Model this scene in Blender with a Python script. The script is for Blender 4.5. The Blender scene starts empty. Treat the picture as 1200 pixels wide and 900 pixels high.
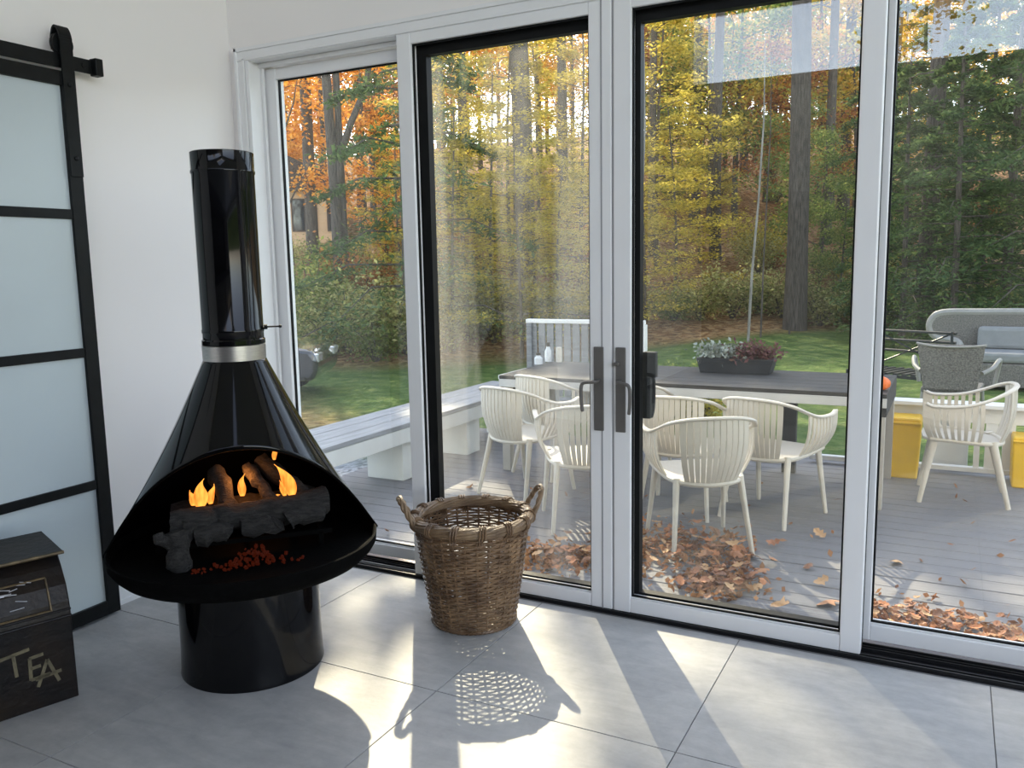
import bpy, math, random
import numpy as np
from mathutils import Vector, Matrix, Euler

PI = math.pi
rnd = random.Random(11)
scene = bpy.context.scene
COL = scene.collection

# ------------------------------------------------------------------ camera
F_PX, CAM_H = 988.35, 1.45
YAW, PITCH, ROLL = math.radians(-27.68358), math.radians(-8.0493), math.radians(-1.05865)
_f = Vector((math.sin(YAW)*math.cos(PITCH), math.cos(YAW)*math.cos(PITCH), math.sin(PITCH)))
_r = Vector((math.cos(YAW), -math.sin(YAW), 0)); _u = _r.cross(_f)
CR = math.cos(ROLL)*_r + math.sin(ROLL)*_u
CU = -math.sin(ROLL)*_r + math.cos(ROLL)*_u
CF = _f
cam_d = bpy.data.cameras.new('camera'); cam = bpy.data.objects.new('camera', cam_d); COL.objects.link(cam)
cam.matrix_world = Matrix(((CR.x, CU.x, -CF.x, 0), (CR.y, CU.y, -CF.y, 0), (CR.z, CU.z, -CF.z, CAM_H), (0, 0, 0, 1)))
cam_d.sensor_width = 36; cam_d.lens = F_PX/1200*36; cam_d.clip_end = 600; cam_d.clip_start = .05
scene.camera = cam

def ray(x, y):
    return CR*((x-600)/F_PX) + CU*((450-y)/F_PX) + CF
def onz(x, y, z):
    d = ray(x, y); t = (z-CAM_H)/d.z
    return Vector((d.x*t, d.y*t, z))
def at(x, dist, y=318):
    d = ray(x, y); h = math.hypot(d.x, d.y)
    return Vector((d.x/h*dist, d.y/h*dist, 0))

# ------------------------------------------------------------------ world, sun, exposure
SUN_EL = math.radians(33.5)
SUN_H = Vector((-.55, .835, 0)).normalized()
w = bpy.data.worlds.new('world'); scene.world = w; w.use_nodes = True
wn = w.node_tree; bg = wn.nodes['Background']
sky = wn.nodes.new('ShaderNodeTexSky'); sky.sky_type = 'NISHITA'; sky.sun_disc = False
sky.sun_elevation = SUN_EL; sky.sun_rotation = math.atan2(SUN_H.x, SUN_H.y)
sky.air_density = 1.0; sky.dust_density = .6; sky.altitude = 200
hs_ = wn.nodes.new('ShaderNodeHueSaturation'); hs_.inputs['Saturation'].default_value = .66
wb_ = wn.nodes.new('ShaderNodeMix'); wb_.data_type = 'RGBA'; wb_.blend_type = 'MULTIPLY'; wb_.inputs[0].default_value = 1; wb_.inputs[7].default_value = (1.045, .98, .965, 1)
wn.links.new(sky.outputs[0], hs_.inputs['Color']); wn.links.new(hs_.outputs[0], wb_.inputs[6]); wn.links.new(wb_.outputs[2], bg.inputs[0]); bg.inputs[1].default_value = .46
sun_d = bpy.data.lights.new('sun', 'SUN'); sun_d.energy = 6.0; sun_d.angle = math.radians(.55); sun_d.color = (1, .83, .60)
sun = bpy.data.objects.new('sun', sun_d); COL.objects.link(sun)
sd = Vector((SUN_H.x*math.cos(SUN_EL), SUN_H.y*math.cos(SUN_EL), math.sin(SUN_EL)))
sun.rotation_euler = sd.to_track_quat('Z', 'Y').to_euler(); sun.location = sd*40
def portal(name, loc, rot, sx, sy):
    d = bpy.data.lights.new(name, 'AREA'); d.shape = 'RECTANGLE'; d.size = sx; d.size_y = sy
    d.cycles.is_portal = True
    o = bpy.data.objects.new(name, d); o.location = loc; o.rotation_euler = rot; COL.objects.link(o)
portal('daylight_front', (-1.16, 3.42, 1.22), (-PI/2, 0, 0), 3.9, 2.5)
portal('daylight_clerestory', (.2, -3.45, 3.95), (PI/2, 0, 0), 6.2, 1.1)
portal('daylight_side', (3.65, -.3, 2.25), (0, PI/2, 0), 4.1, 5.0)
portal('daylight_roof', (1.2, -1.7, 4.7), (0, 0, 0), 2.4, 1.6)
vs = scene.view_settings
vs.view_transform = 'Standard'; vs.look = 'None'; vs.gamma = 1; vs.use_curve_mapping = False; vs.exposure = 0.8

# ------------------------------------------------------------------ materials
def pm(name, col, rough=.5, metal=0, coat=0, spec=.5, var=0, vscale=8, stretch=(1, 1, 1), bump=0, bscale=40, col2=None, coords='Object', emit=None):
    m = bpy.data.materials.new(name); m.use_nodes = True
    nt = m.node_tree; b = nt.nodes['Principled BSDF']
    b.inputs['Base Color'].default_value = (*col, 1); b.inputs['Roughness'].default_value = rough
    b.inputs['Metallic'].default_value = metal; b.inputs['Coat Weight'].default_value = coat
    b.inputs['Specular IOR Level'].default_value = spec
    tc = nt.nodes.new('ShaderNodeTexCoord'); mp = nt.nodes.new('ShaderNodeMapping')
    mp.inputs['Scale'].default_value = stretch
    nt.links.new(tc.outputs[coords], mp.inputs[0])
    if var or col2:
        n = nt.nodes.new('ShaderNodeTexNoise'); n.inputs['Scale'].default_value = vscale; n.inputs['Detail'].default_value = 6
        nt.links.new(mp.outputs[0], n.inputs[0])
        r = nt.nodes.new('ShaderNodeValToRGB'); nt.links.new(n.outputs[0], r.inputs[0])
        c2 = col2 or tuple(min(1, c*(1+var)) for c in col); c1 = col if col2 else tuple(c*(1-var) for c in col)
        r.color_ramp.elements[0].position = .35; r.color_ramp.elements[1].position = .68
        r.color_ramp.elements[0].color = (*c1, 1); r.color_ramp.elements[1].color = (*c2, 1)
        nt.links.new(r.outputs[0], b.inputs['Base Color'])
    if bump:
        n2 = nt.nodes.new('ShaderNodeTexNoise'); n2.inputs['Scale'].default_value = bscale; n2.inputs['Detail'].default_value = 5
        nt.links.new(mp.outputs[0], n2.inputs[0])
        bp = nt.nodes.new('ShaderNodeBump'); bp.inputs['Strength'].default_value = bump; bp.inputs['Distance'].default_value = .01
        nt.links.new(n2.outputs[0], bp.inputs['Height']); nt.links.new(bp.outputs[0], b.inputs['Normal'])
    if emit:
        b.inputs['Emission Color'].default_value = (*emit[0], 1); b.inputs['Emission Strength'].default_value = emit[1]
    return m

def leaf_mat(name, cols, trans=.5):
    m = bpy.data.materials.new(name); m.use_nodes = True; nt = m.node_tree
    nt.nodes.clear(); out = nt.nodes.new('ShaderNodeOutputMaterial')
    g = nt.nodes.new('ShaderNodeNewGeometry'); r = nt.nodes.new('ShaderNodeValToRGB')
    nt.links.new(g.outputs['Random Per Island'], r.inputs[0])
    el = r.color_ramp.elements
    while len(el) < len(cols): el.new(.5)
    for i, c in enumerate(cols):
        el[i].position = i/(len(cols)-1); el[i].color = (*c, 1)
    d = nt.nodes.new('ShaderNodeBsdfDiffuse'); t = nt.nodes.new('ShaderNodeBsdfTranslucent'); mx = nt.nodes.new('ShaderNodeMixShader')
    mx.inputs[0].default_value = trans
    nt.links.new(r.outputs[0], d.inputs[0]); nt.links.new(r.outputs[0], t.inputs[0])
    nt.links.new(d.outputs[0], mx.inputs[1]); nt.links.new(t.outputs[0], mx.inputs[2]); nt.links.new(mx.outputs[0], out.inputs[0])
    return m

def glass_mat(name, f0=.07, dust=.01, streak=0., tint=(.93, .96, .945)):
    m = bpy.data.materials.new(name); m.use_nodes = True; nt = m.node_tree; nt.nodes.clear()
    L = nt.links.new; N = nt.nodes.new
    out = N('ShaderNodeOutputMaterial'); tr = N('ShaderNodeBsdfTransparent'); tr.inputs[0].default_value = (*tint, 1)
    gl = N('ShaderNodeBsdfGlossy'); gl.inputs['Roughness'].default_value = 0.0; gl.inputs[0].default_value = (1, 1, 1, 1)
    lw = N('ShaderNodeLayerWeight'); lw.inputs[0].default_value = .5
    p = N('ShaderNodeMath'); p.operation = 'POWER'; p.inputs[1].default_value = 5; L(lw.outputs['Facing'], p.inputs[0])
    q = N('ShaderNodeMath'); q.operation = 'MULTIPLY_ADD'; q.inputs[1].default_value = 1-f0; q.inputs[2].default_value = f0; L(p.outputs[0], q.inputs[0])
    mx = N('ShaderNodeMixShader'); L(q.outputs[0], mx.inputs[0]); L(tr.outputs[0], mx.inputs[1]); L(gl.outputs[0], mx.inputs[2])
    # dust film on the pane, thicker in vertical wipe streaks
    tl = N('ShaderNodeBsdfTranslucent'); tl.inputs[0].default_value = (.9, .88, .8, 1)
    df = N('ShaderNodeBsdfDiffuse'); df.inputs[0].default_value = (.9, .88, .8, 1)
    dm = N('ShaderNodeMixShader'); dm.inputs[0].default_value = .5; L(tl.outputs[0], dm.inputs[1]); L(df.outputs[0], dm.inputs[2])
    tc = N('ShaderNodeTexCoord'); mp = N('ShaderNodeMapping'); mp.inputs['Scale'].default_value = (5.5, 1, .35); L(tc.outputs['Object'], mp.inputs[0])
    ns = N('ShaderNodeTexNoise'); ns.inputs['Scale'].default_value = 1.3; ns.inputs['Detail'].default_value = 5; L(mp.outputs[0], ns.inputs[0])
    rp = N('ShaderNodeMapRange'); rp.inputs[1].default_value = .4; rp.inputs[2].default_value = .75; rp.inputs[3].default_value = dust; rp.inputs[4].default_value = dust+streak
    L(ns.outputs[0], rp.inputs[0])
    m2 = N('ShaderNodeMixShader'); L(rp.outputs[0], m2.inputs[0]); L(mx.outputs[0], m2.inputs[1]); L(dm.outputs[0], m2.inputs[2])
    L(m2.outputs[0], out.inputs[0])
    return m

M = {}
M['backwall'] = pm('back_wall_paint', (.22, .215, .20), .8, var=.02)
M['wall'] = pm('wall_paint', (.86, .83, .81), .75, bump=.03, bscale=120, var=.01, vscale=1.5)
M['frame'] = pm('white_vinyl_frame', (.80, .80, .80), .38, var=.012, vscale=5)
M['blackframe'] = pm('black_frame', (.006, .0065, .0065), .5, var=.2, spec=.18)
M['track'] = pm('black_track', (.008, .008, .009), .4, var=.2)
M['lighttrack'] = pm('aluminium_track_lip', (.45, .45, .46), .35, metal=.6, var=.05)
M['barn'] = pm('black_steel', (.005, .006, .0065), .45, spec=.2, var=.25, vscale=20, bump=.05, bscale=200)
M['frost'] = pm('frosted_glass', (.50, .565, .585), .28, var=.03, vscale=2)
M['enamel'] = pm('black_enamel', (.002, .002, .0026), .07, coat=0, spec=.32, var=.15, vscale=3)
M['enamel'].node_tree.nodes['Principled BSDF'].inputs['Coat Roughness'].default_value = .06
M['firebox'] = pm('firebox_black', (.0022, .0022, .0022), .8, var=.3, bump=.2, bscale=80, spec=.04)
M['collar'] = pm('brushed_steel_collar', (.52, .5, .47), .32, metal=1, var=.08, vscale=30, stretch=(1, 1, 8))
M['log'] = pm('charred_log', (.008, .0075, .007), .9, col2=(.032, .030, .028), vscale=9, stretch=(3, 12, 12), bump=.9, bscale=22)
M['ember'] = pm('ember', (.010, .0045, .0035), .9, var=.5, vscale=60, spec=.05, emit=((1, .12, .03), .02))
M['wicker'] = pm('willow_wicker', (.095, .052, .026), .42, col2=(.25, .155, .082), vscale=14, bump=.25, bscale=90)
M['wickerrim'] = pm('willow_rim', (.13, .08, .043), .5, col2=(.27, .18, .10), vscale=14, bump=.3, bscale=120)
M['chair'] = pm('white_plastic', (.58, .535, .455), .42, var=.02, vscale=6)
M['deckbench'] = pm('painted_bench_white', (.66, .66, .63), .55, var=.05, vscale=6)
M['greywood'] = pm('weathered_grey_wood', (.20, .205, .21), .7, var=.25, vscale=5, stretch=(.6, 9, 9), bump=.25, bscale=25)
M['greywood_y'] = pm('weathered_grey_seat', (.26, .265, .27), .7, var=.22, vscale=5, stretch=(9, .6, 9), bump=.25, bscale=25)
M['tabletop'] = pm('weathered_table_wood', (.055, .053, .05), .65, spec=.25, var=.25, vscale=5, stretch=(.7, 9, 9), bump=.2, bscale=25)
M['tableside'] = pm('pale_table_frame', (.50, .50, .49), .5, var=.06)
M['steel'] = pm('table_leg_steel', (.46, .43, .38), .4, metal=.0, var=.05)
M['handle'] = pm('dark_pewter', (.15, .14, .13), .5, metal=.4, var=.1)
M['yellow'] = pm('yellow_plastic', (.80, .48, .015), .4, var=.05)
M['orange'] = pm('orange_gourd', (.75, .16, .02), .5, var=.15)
M['planter'] = pm('black_planter', (.02, .022, .026), .6, var=.2)
M['soil'] = pm('soil', (.03, .022, .015), .9, var=.4, vscale=30)
M['wickergrey'] = pm('grey_resin_wicker', (.085, .078, .07), .65, col2=(.20, .185, .165), vscale=60, bump=.8, bscale=70)
M['wickerlight'] = pm('pale_resin_rim', (.26, .25, .23), .55, var=.1)
M['cushion'] = pm('grey_cushion', (.22, .225, .225), .9, var=.08, bump=.2, bscale=60)
M['darkmetal'] = pm('dark_metal', (.012, .015, .018), .45, metal=.3, var=.2)
M['bark'] = pm('bark', (.045, .036, .028), .92, col2=(.125, .102, .082), vscale=5, stretch=(6, 6, .8), bump=1.0, bscale=9)
M['palebark'] = pm('pale_bark', (.23, .21, .18), .85, var=.3, vscale=5, stretch=(3, 3, .8), bump=.4, bscale=15)
M['bottle'] = pm('pale_glazed', (.62, .64, .66), .25, var=.03)
M['bottlecap'] = pm('dark_cap', (.03, .025, .02), .4, var=.1)
M['carbody'] = pm('dark_car_paint', (.012, .014, .018), .2, coat=1, var=.1)
M['carglass'] = pm('car_glass', (.02, .025, .03), .05, var=.1)
M['chrome'] = pm('car_lamp', (.7, .7, .7), .12, metal=.7, var=.03)
M['rubber'] = pm('tyre_rubber', (.012, .012, .012), .8, var=.2)
M['house'] = pm('tan_siding', (.62, .42, .24), .8, var=.08, vscale=3, stretch=(.3, .3, 14))
M['roof'] = pm('brown_shingle', (.07, .045, .03), .85, var=.3, vscale=10)
M['tin'] = pm('rusty_black_tin', (.004, .004, .005), .38, col2=(.016, .010, .006), vscale=6, bump=.25, bscale=40, spec=.22)
M['tinpaint'] = pm('worn_gold_paint', (.11, .092, .05), .55, var=.35, vscale=40)
M['tintrim'] = pm('worn_brass_edge', (.13, .095, .05), .45, metal=.5, var=.4, vscale=30)
M['tinscrape'] = pm('bare_scraped_tin', (.55, .56, .6), .3, metal=.8, var=.2, vscale=30)
M['backdark'] = pm('recess_painted_dim', (.10, .10, .10), .8, var=.05)  # dark colour stands in for the dimness of the space under the loft
M['beam'] = pm('dark_timber', (.06, .05, .042), .7, var=.3, vscale=6, stretch=(1, 1, 1))
M['rail'] = pm('white_rail_paint', (.74, .73, .70), .5, var=.03)
M['concrete'] = pm('foundation_concrete', (.3, .3, .29), .9, var=.12)

# floor tile: grey stone with soft streaks
def tile_material():
    m = pm('grey_stone_tile', (.30, .305, .32), .5, bump=.06, bscale=60, spec=.32); nt = m.node_tree; b = nt.nodes['Principled BSDF']
    N = nt.nodes.new; L = nt.links.new
    tc = N('ShaderNodeTexCoord'); oi = N('ShaderNodeObjectInfo')
    ad = N('ShaderNodeVectorMath'); ad.operation = 'ADD'; L(tc.outputs['Object'], ad.inputs[0]); L(oi.outputs['Random'], ad.inputs[1])
    mp = N('ShaderNodeMapping'); mp.inputs['Scale'].default_value = (1.6, 5.5, 3); L(ad.outputs[0], mp.inputs[0])
    n = N('ShaderNodeTexNoise'); n.inputs['Scale'].default_value = 2.2; n.inputs['Detail'].default_value = 9; n.inputs['Roughness'].default_value = .62; n.inputs['Distortion'].default_value = .6
    L(mp.outputs[0], n.inputs[0])
    r = N('ShaderNodeValToRGB'); L(n.outputs[0], r.inputs[0])
    r.color_ramp.elements[0].position = .28; r.color_ramp.elements[0].color = (.335, .335, .335, 1)
    r.color_ramp.elements[1].position = .75; r.color_ramp.elements[1].color = (.47, .465, .45, 1)
    n2 = N('ShaderNodeTexNoise'); n2.inputs['Scale'].default_value = 17; n2.inputs['Detail'].default_value = 7; n2.inputs['Roughness'].default_value = .7; L(ad.outputs[0], n2.inputs[0])
    r2 = N('ShaderNodeValToRGB'); L(n2.outputs[0], r2.inputs[0]); r2.color_ramp.elements[0].position = .33; r2.color_ramp.elements[0].color = (.90, .90, .90, 1); r2.color_ramp.elements[1].position = .62; r2.color_ramp.elements[1].color = (1.03, 1.03, 1.03, 1)
    mm = N('ShaderNodeMix'); mm.data_type = 'RGBA'; mm.blend_type = 'MULTIPLY'; mm.inputs[0].default_value = 1; L(r.outputs[0], mm.inputs[6]); L(r2.outputs[0], mm.inputs[7])
    L(mm.outputs[2], b.inputs['Base Color'])
    return m
M['tile'] = tile_material()
M['deck'] = pm('grey_composite_deck', (.18, .175, .18), .62, var=.12, vscale=4, stretch=(.5, 10, 10), bump=.3, bscale=30)

# ground: lawn, leaf litter, gravel
def ground_material():
    m = bpy.data.materials.new('ground'); m.use_nodes = True; nt = m.node_tree; b = nt.nodes['Principled BSDF']
    b.inputs['Roughness'].default_value = .95; b.inputs['Specular IOR Level'].default_value = .1
    N = nt.nodes.new; L = nt.links.new
    at_ = N('ShaderNodeVertexColor'); at_.layer_name = 'zone'
    sp = N('ShaderNodeSeparateColor'); L(at_.outputs[0], sp.inputs[0])
    tc = N('ShaderNodeTexCoord')
    def noise(scale, cols, pos=(.3, .5, .7), detail=6):
        n = N('ShaderNodeTexNoise'); n.inputs['Scale'].default_value = scale; n.inputs['Detail'].default_value = detail; n.inputs['Roughness'].default_value = .7; L(tc.outputs['Object'], n.inputs[0])
        r = N('ShaderNodeValToRGB'); L(n.outputs[0], r.inputs[0]); el = r.color_ramp.elements; el.new(.5)
        for e, p, c in zip(el, pos, cols): e.position = p; e.color = (*c, 1)
        return r, n
    g, _ = noise(3.0, ((.045, .08, .022), (.095, .155, .038), (.20, .23, .075)))
    v = N('ShaderNodeTexVoronoi'); v.inputs['Scale'].default_value = 9; L(tc.outputs['Object'], v.inputs['Vector'])
    rv = N('ShaderNodeValToRGB'); el = rv.color_ramp.elements; el.new(.33); el.new(.66)
    for e, p, c in zip(el, (0, .33, .66, 1), ((.14, .07, .03), (.30, .16, .07), (.46, .30, .15), (.20, .12, .06))): e.position = p; e.color = (*c, 1)
    sv = N('ShaderNodeSeparateColor'); L(v.outputs['Color'], sv.inputs[0]); L(sv.outputs[0], rv.inputs[0])
    gr = N('ShaderNodeTexVoronoi'); gr.inputs['Scale'].default_value = 22; L(tc.outputs['Object'], gr.inputs['Vector'])
    rg = N('ShaderNodeValToRGB'); sg = N('ShaderNodeSeparateColor'); L(gr.outputs['Color'], sg.inputs[0]); L(sg.outputs[1], rg.inputs[0])
    rg.color_ramp.elements[0].color = (.10, .11, .13, 1); rg.color_ramp.elements[1].color = (.42, .44, .48, 1)
    m1 = N('ShaderNodeMix'); m1.data_type = 'RGBA'; L(sp.outputs[0], m1.inputs[0]); L(g.outputs[0], m1.inputs[6]); L(rv.outputs[0], m1.inputs[7])
    m2 = N('ShaderNodeMix'); m2.data_type = 'RGBA'; L(sp.outputs[1], m2.inputs[0]); L(m1.outputs[2], m2.inputs[6]); L(rg.outputs[0], m2.inputs[7])
    L(m2.outputs[2], b.inputs['Base Color'])
    n3 = N('ShaderNodeTexNoise'); n3.inputs['Scale'].default_value = 14; n3.inputs['Detail'].default_value = 8; L(tc.outputs['Object'], n3.inputs[0])
    bp = N('ShaderNodeBump'); bp.inputs['Strength'].default_value = 1; bp.inputs['Distance'].default_value = .12; L(n3.outputs[0], bp.inputs['Height']); L(bp.outputs[0], b.inputs['Normal'])
    return m
M['ground'] = ground_material()
L_ORANGE = leaf_mat('orange_maple_leaf', ((.60, .22, .03), (.85, .38, .05), (.92, .54, .12), (.70, .28, .06)), .62)
L_GOLD = leaf_mat('gold_leaf', ((.66, .38, .04), (.88, .56, .08), (.90, .64, .18), (.50, .32, .05)), .62)
L_YELLOWGREEN = leaf_mat('yellow_green_leaf', ((.38, .33, .05), (.60, .49, .08), (.76, .60, .13), (.26, .25, .06)), .6)
L_GREEN = leaf_mat('dark_green_needle', ((.05, .09, .035), (.10, .16, .06), (.18, .24, .09)), .45)
L_MIDGREEN = leaf_mat('mid_green_leaf', ((.10, .16, .04), (.20, .26, .07), (.38, .40, .12)), .55)
L_SHRUB = leaf_mat('shrub_leaf', ((.24, .26, .09), (.44, .44, .16), (.66, .62, .28), (.28, .22, .10)), .6)
L_RUST = leaf_mat('rust_leaf', ((.20, .07, .02), (.42, .16, .05), (.55, .26, .09), (.12, .06, .03)), .5)
L_DRY = leaf_mat('dry_fallen_leaf', ((.19, .085, .04), (.36, .16, .075), (.50, .27, .13), (.27, .12, .055)), .2)
M['dry'] = []
for i, c in enumerate(((.34, .14, .06), (.42, .20, .09), (.24, .11, .055), (.52, .31, .15), (.45, .17, .06))):
    M['dry'].append(pm('dry_leaf_%s' % 'abcde'[i], c, .75, var=.2, vscale=25))

# ------------------------------------------------------------------ mesh helpers
class MB:
    def __init__(s): s.v = []; s.f = []
    def add(s, vs, fs):
        n = len(s.v); s.v += [tuple(p) for p in vs]; s.f += [tuple(i+n for i in f) for f in fs]; return s
    def box(s, x0, x1, y0, y1, z0, z1, mat=None):
        vs = [Vector(p) for p in ((x0, y0, z0), (x1, y0, z0), (x1, y1, z0), (x0, y1, z0), (x0, y0, z1), (x1, y0, z1), (x1, y1, z1), (x0, y1, z1))]
        if mat: vs = [mat @ p for p in vs]
        return s.add(vs, [(0, 3, 2, 1), (4, 5, 6, 7), (0, 1, 5, 4), (1, 2, 6, 5), (2, 3, 7, 6), (3, 0, 4, 7)])
    def beam(s, a, b, wx, wy, up=(0, 0, 1)):
        a = Vector(a); b = Vector(b); d = (b-a); L = d.length; d.normalize(); up = Vector(up)
        if abs(d.dot(up)) > .98: up = Vector((0, 1, 0))
        x = d.cross(up).normalized(); y = x.cross(d)
        vs = []
        for p in (a, b):
            for sx, sy in ((-1, -1), (1, -1), (1, 1), (-1, 1)): vs.append(p+x*sx*wx/2+y*sy*wy/2)
        return s.add(vs, [(3, 2, 1, 0), (4, 5, 6, 7), (0, 1, 5, 4), (1, 2, 6, 5), (2, 3, 7, 6), (3, 0, 4, 7)])
    def tube(s, pts, rad, n=8, closed=False, caps=True, flat=1.0, up=None):
        pts = [Vector(p) for p in pts]; k = len(pts)
        rr = rad if isinstance(rad, (list, tuple)) else [rad]*k
        t0 = (pts[1]-pts[0]).normalized()
        ref = Vector(up) if up else (Vector((0, 0, 1)) if abs(t0.z) < .9 else Vector((1, 0, 0)))
        nrm = (ref - t0*ref.dot(t0)).normalized(); vs = []
        for i, p in enumerate(pts):
            if closed: t = (pts[(i+1) % k]-pts[i-1]).normalized()
            else: t = (pts[min(i+1, k-1)]-pts[max(i-1, 0)]).normalized()
            if up: nrm = Vector(up)
            nrm = (nrm - t*nrm.dot(t)).normalized(); bn = t.cross(nrm)
            for j in range(n):
                a = 2*PI*j/n; vs.append(p + nrm*math.cos(a)*rr[i]*flat + bn*math.sin(a)*rr[i])
        fs = []
        for i in range(k if closed else k-1):
            for j in range(n):
                a = i*n+j; b = i*n+(j+1) % n; c = ((i+1) % k)*n+(j+1) % n; d = ((i+1) % k)*n+j
                fs.append((a, b, c, d))
        if caps and not closed:
            fs.append(tuple(range(n-1, -1, -1))); fs.append(tuple((k-1)*n+j for j in range(n)))
        return s.add(vs, fs)
    def lathe(s, prof, n=48, c=(0, 0), cap0=False, cap1=False):
        vs = []; fs = []; k = len(prof)
        for r, z in prof:
            for j in range(n):
                a = 2*PI*j/n; vs.append((c[0]+r*math.cos(a), c[1]+r*math.sin(a), z))
        for i in range(k-1):
            for j in range(n): fs.append((i*n+j, i*n+(j+1) % n, (i+1)*n+(j+1) % n, (i+1)*n+j))
        if cap0: fs.append(tuple(range(n-1, -1, -1)))
        if cap1: fs.append(tuple((k-1)*n+j for j in range(n)))
        return s.add(vs, fs)
    def extrude(s, poly, axis_map, d0, d1):
        # poly 2D, axis_map(u,v,d)->xyz
        n = len(poly); vs = [axis_map(u, v, d0) for u, v in poly]+[axis_map(u, v, d1) for u, v in poly]
        fs = [tuple(range(n-1, -1, -1)), tuple(range(n, 2*n))]+[(i, (i+1) % n, n+(i+1) % n, n+i) for i in range(n)]
        return s.add(vs, fs)
    def mesh(s, name, mat=None, smooth=False):
        me = bpy.data.meshes.new(name); me.from_pydata(s.v, [], s.f)
        bm = None
        me.validate(); me.update()
        if mat: me.materials.append(mat)
        if smooth: me.shade_smooth(); me.set_sharp_from_angle(angle=math.radians(40))
        return me
    def build(s, name, mat, parent=None, smooth=False, bevel=0):
        o = bpy.data.objects.new(name, s.mesh(name, mat, smooth)); COL.objects.link(o)
        if parent: o.parent = parent
        if bevel:
            b = o.modifiers.new('bevel', 'BEVEL'); b.width = bevel; b.segments = 2; b.limit_method = 'ANGLE'
        return o
def fixnormals(o):
    import bmesh
    bm = bmesh.new(); bm.from_mesh(o.data); bmesh.ops.recalc_face_normals(bm, faces=bm.faces); bm.to_mesh(o.data); bm.free()
def inst(name, me, parent=None, loc=(0, 0, 0), rot=(0, 0, 0), sc=None):
    o = bpy.data.objects.new(name, me); COL.objects.link(o); o.location = loc; o.rotation_euler = rot
    if sc: o.scale = sc if isinstance(sc, tuple) else (sc, sc, sc)
    if parent: o.parent = parent
    return o
def tag(o, label=None, cat=None, group=None, kind=None):
    if label: o['label'] = label
    if cat: o['category'] = cat
    if group: o['group'] = group
    if kind: o['kind'] = kind
    return o
def empty(name, loc=(0, 0, 0), rz=0):
    o = bpy.data.objects.new(name, None); COL.objects.link(o); o.location = loc; o.rotation_euler = (0, 0, rz); o.empty_display_size = .1
    return o
def struct(name, mb, mat, label=None, parent=None, bevel=0):
    o = mb.build(name, mat, parent, bevel=bevel); o['kind'] = 'structure'
    if label: o['label'] = label
    return o
def catmull(pts, n=6, closed=False):
    pts = [Vector(p) for p in pts]; out = []; k = len(pts)
    for i in range(k if closed else k-1):
        if closed: p0, p1, p2, p3 = pts[i-1], pts[i], pts[(i+1) % k], pts[(i+2) % k]
        else: p0, p1, p2, p3 = pts[max(i-1, 0)], pts[i], pts[i+1], pts[min(i+2, k-1)]
        for j in range(n):
            t = j/n; out.append(.5*((2*p1)+(-p0+p2)*t+(2*p0-5*p1+4*p2-p3)*t*t+(-p0+3*p1-3*p2+p3)*t**3))
    if not closed: out.append(pts[-1])
    return out

# ================================================================== SETTING: room
XL, YF = -3.20, 3.19
DZ = -.16                                                    # deck level
mb = MB().box(-3.36, XL, -5.6, 3.42, -.05, 4.6); struct('wall_left', mb, M['wall'], 'plain white wall on the left behind the sliding barn door')
mb = MB()
mb.box(XL, -3.085, YF, 3.42, 0, 4.6); mb.box(-3.085, .765, YF, 3.42, 2.455, 4.6); mb.box(.765, 3.5, YF, 3.42, 0, 4.6)
struct('wall_front', mb, M['wall'], 'white wall around the glazed sliding doors')
mb = MB()                                                    # unseen right wall, its large opening added to bring in fill light
mb.box(3.5, 3.66, -5.6, -2.8, -.05, 4.6); mb.box(3.5, 3.66, 2.2, 3.42, -.05, 4.6); mb.box(3.5, 3.66, -2.8, 2.2, -.05, .2); mb.box(3.5, 3.66, -2.8, 2.2, 4.3, 4.6)
struct('wall_right', mb, M['wall'])
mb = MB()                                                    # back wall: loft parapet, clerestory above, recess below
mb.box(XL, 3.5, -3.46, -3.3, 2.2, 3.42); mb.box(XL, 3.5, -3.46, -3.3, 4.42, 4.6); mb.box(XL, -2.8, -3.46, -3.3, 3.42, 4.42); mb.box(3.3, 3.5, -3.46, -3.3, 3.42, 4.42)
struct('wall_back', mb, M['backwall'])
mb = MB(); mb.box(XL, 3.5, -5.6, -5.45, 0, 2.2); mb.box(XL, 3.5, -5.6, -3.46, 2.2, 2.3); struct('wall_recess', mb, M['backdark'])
mb = MB(); mb.box(-3.36, 0, -3.46, 3.42, 4.6, 4.8); mb.box(2.4, 3.66, -3.46, 3.42, 4.6, 4.8); mb.box(0, 2.4, -.9, 3.42, 4.6, 4.8); mb.box(0, 2.4, -3.46, -2.5, 4.6, 4.8)  # unseen ceiling, with a roof opening added to brighten the room
struct('ceiling', mb, M['wall'])
mb = MB(); mb.beam((.1, -3.25, 3.42), (.75, -3.25, 2.3), .09, .14, (0, 1, 0)); mb.box(XL, 3.5, -3.3, -3.22, 3.32, 3.42)
struct('trim_1', mb, M['beam'])

fl = MB().box(-3.3, 3.6, -5.6, 3.152, -.12, -.004); floor = struct('floor', fl, pm('grout', (.17, .17, .175), .9, var=.1), 'grey stone tile floor with patches of sunlight')
TS = .845
for i in range(-4, 5):
    for j in range(-6, 2):
        x0 = -.672+i*TS; x1 = x0+TS; y0 = 2.288+j*TS; y1 = y0+TS
        x0 = max(x0, XL); x1 = min(x1, 3.5); y1 = min(y1, 3.152)
        if x1-x0 < .02 or y1-y0 < .02: continue
        cx, cy = (x0+x1)/2, (y0+y1)/2; hx, hy = (x1-x0)/2-.0016, (y1-y0)/2-.0016
        m_ = MB().box(-hx, hx, -hy, hy, -.006, 0)
        o = m_.build('tile', M['tile'], floor, bevel=.0012); o.location = (cx, cy, 0)
mb = MB(); mb.box(XL, XL+.014, -3.3, YF, 0, .095); mb.box(XL, XL+.020, -3.3, YF, .0, .022)
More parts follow.
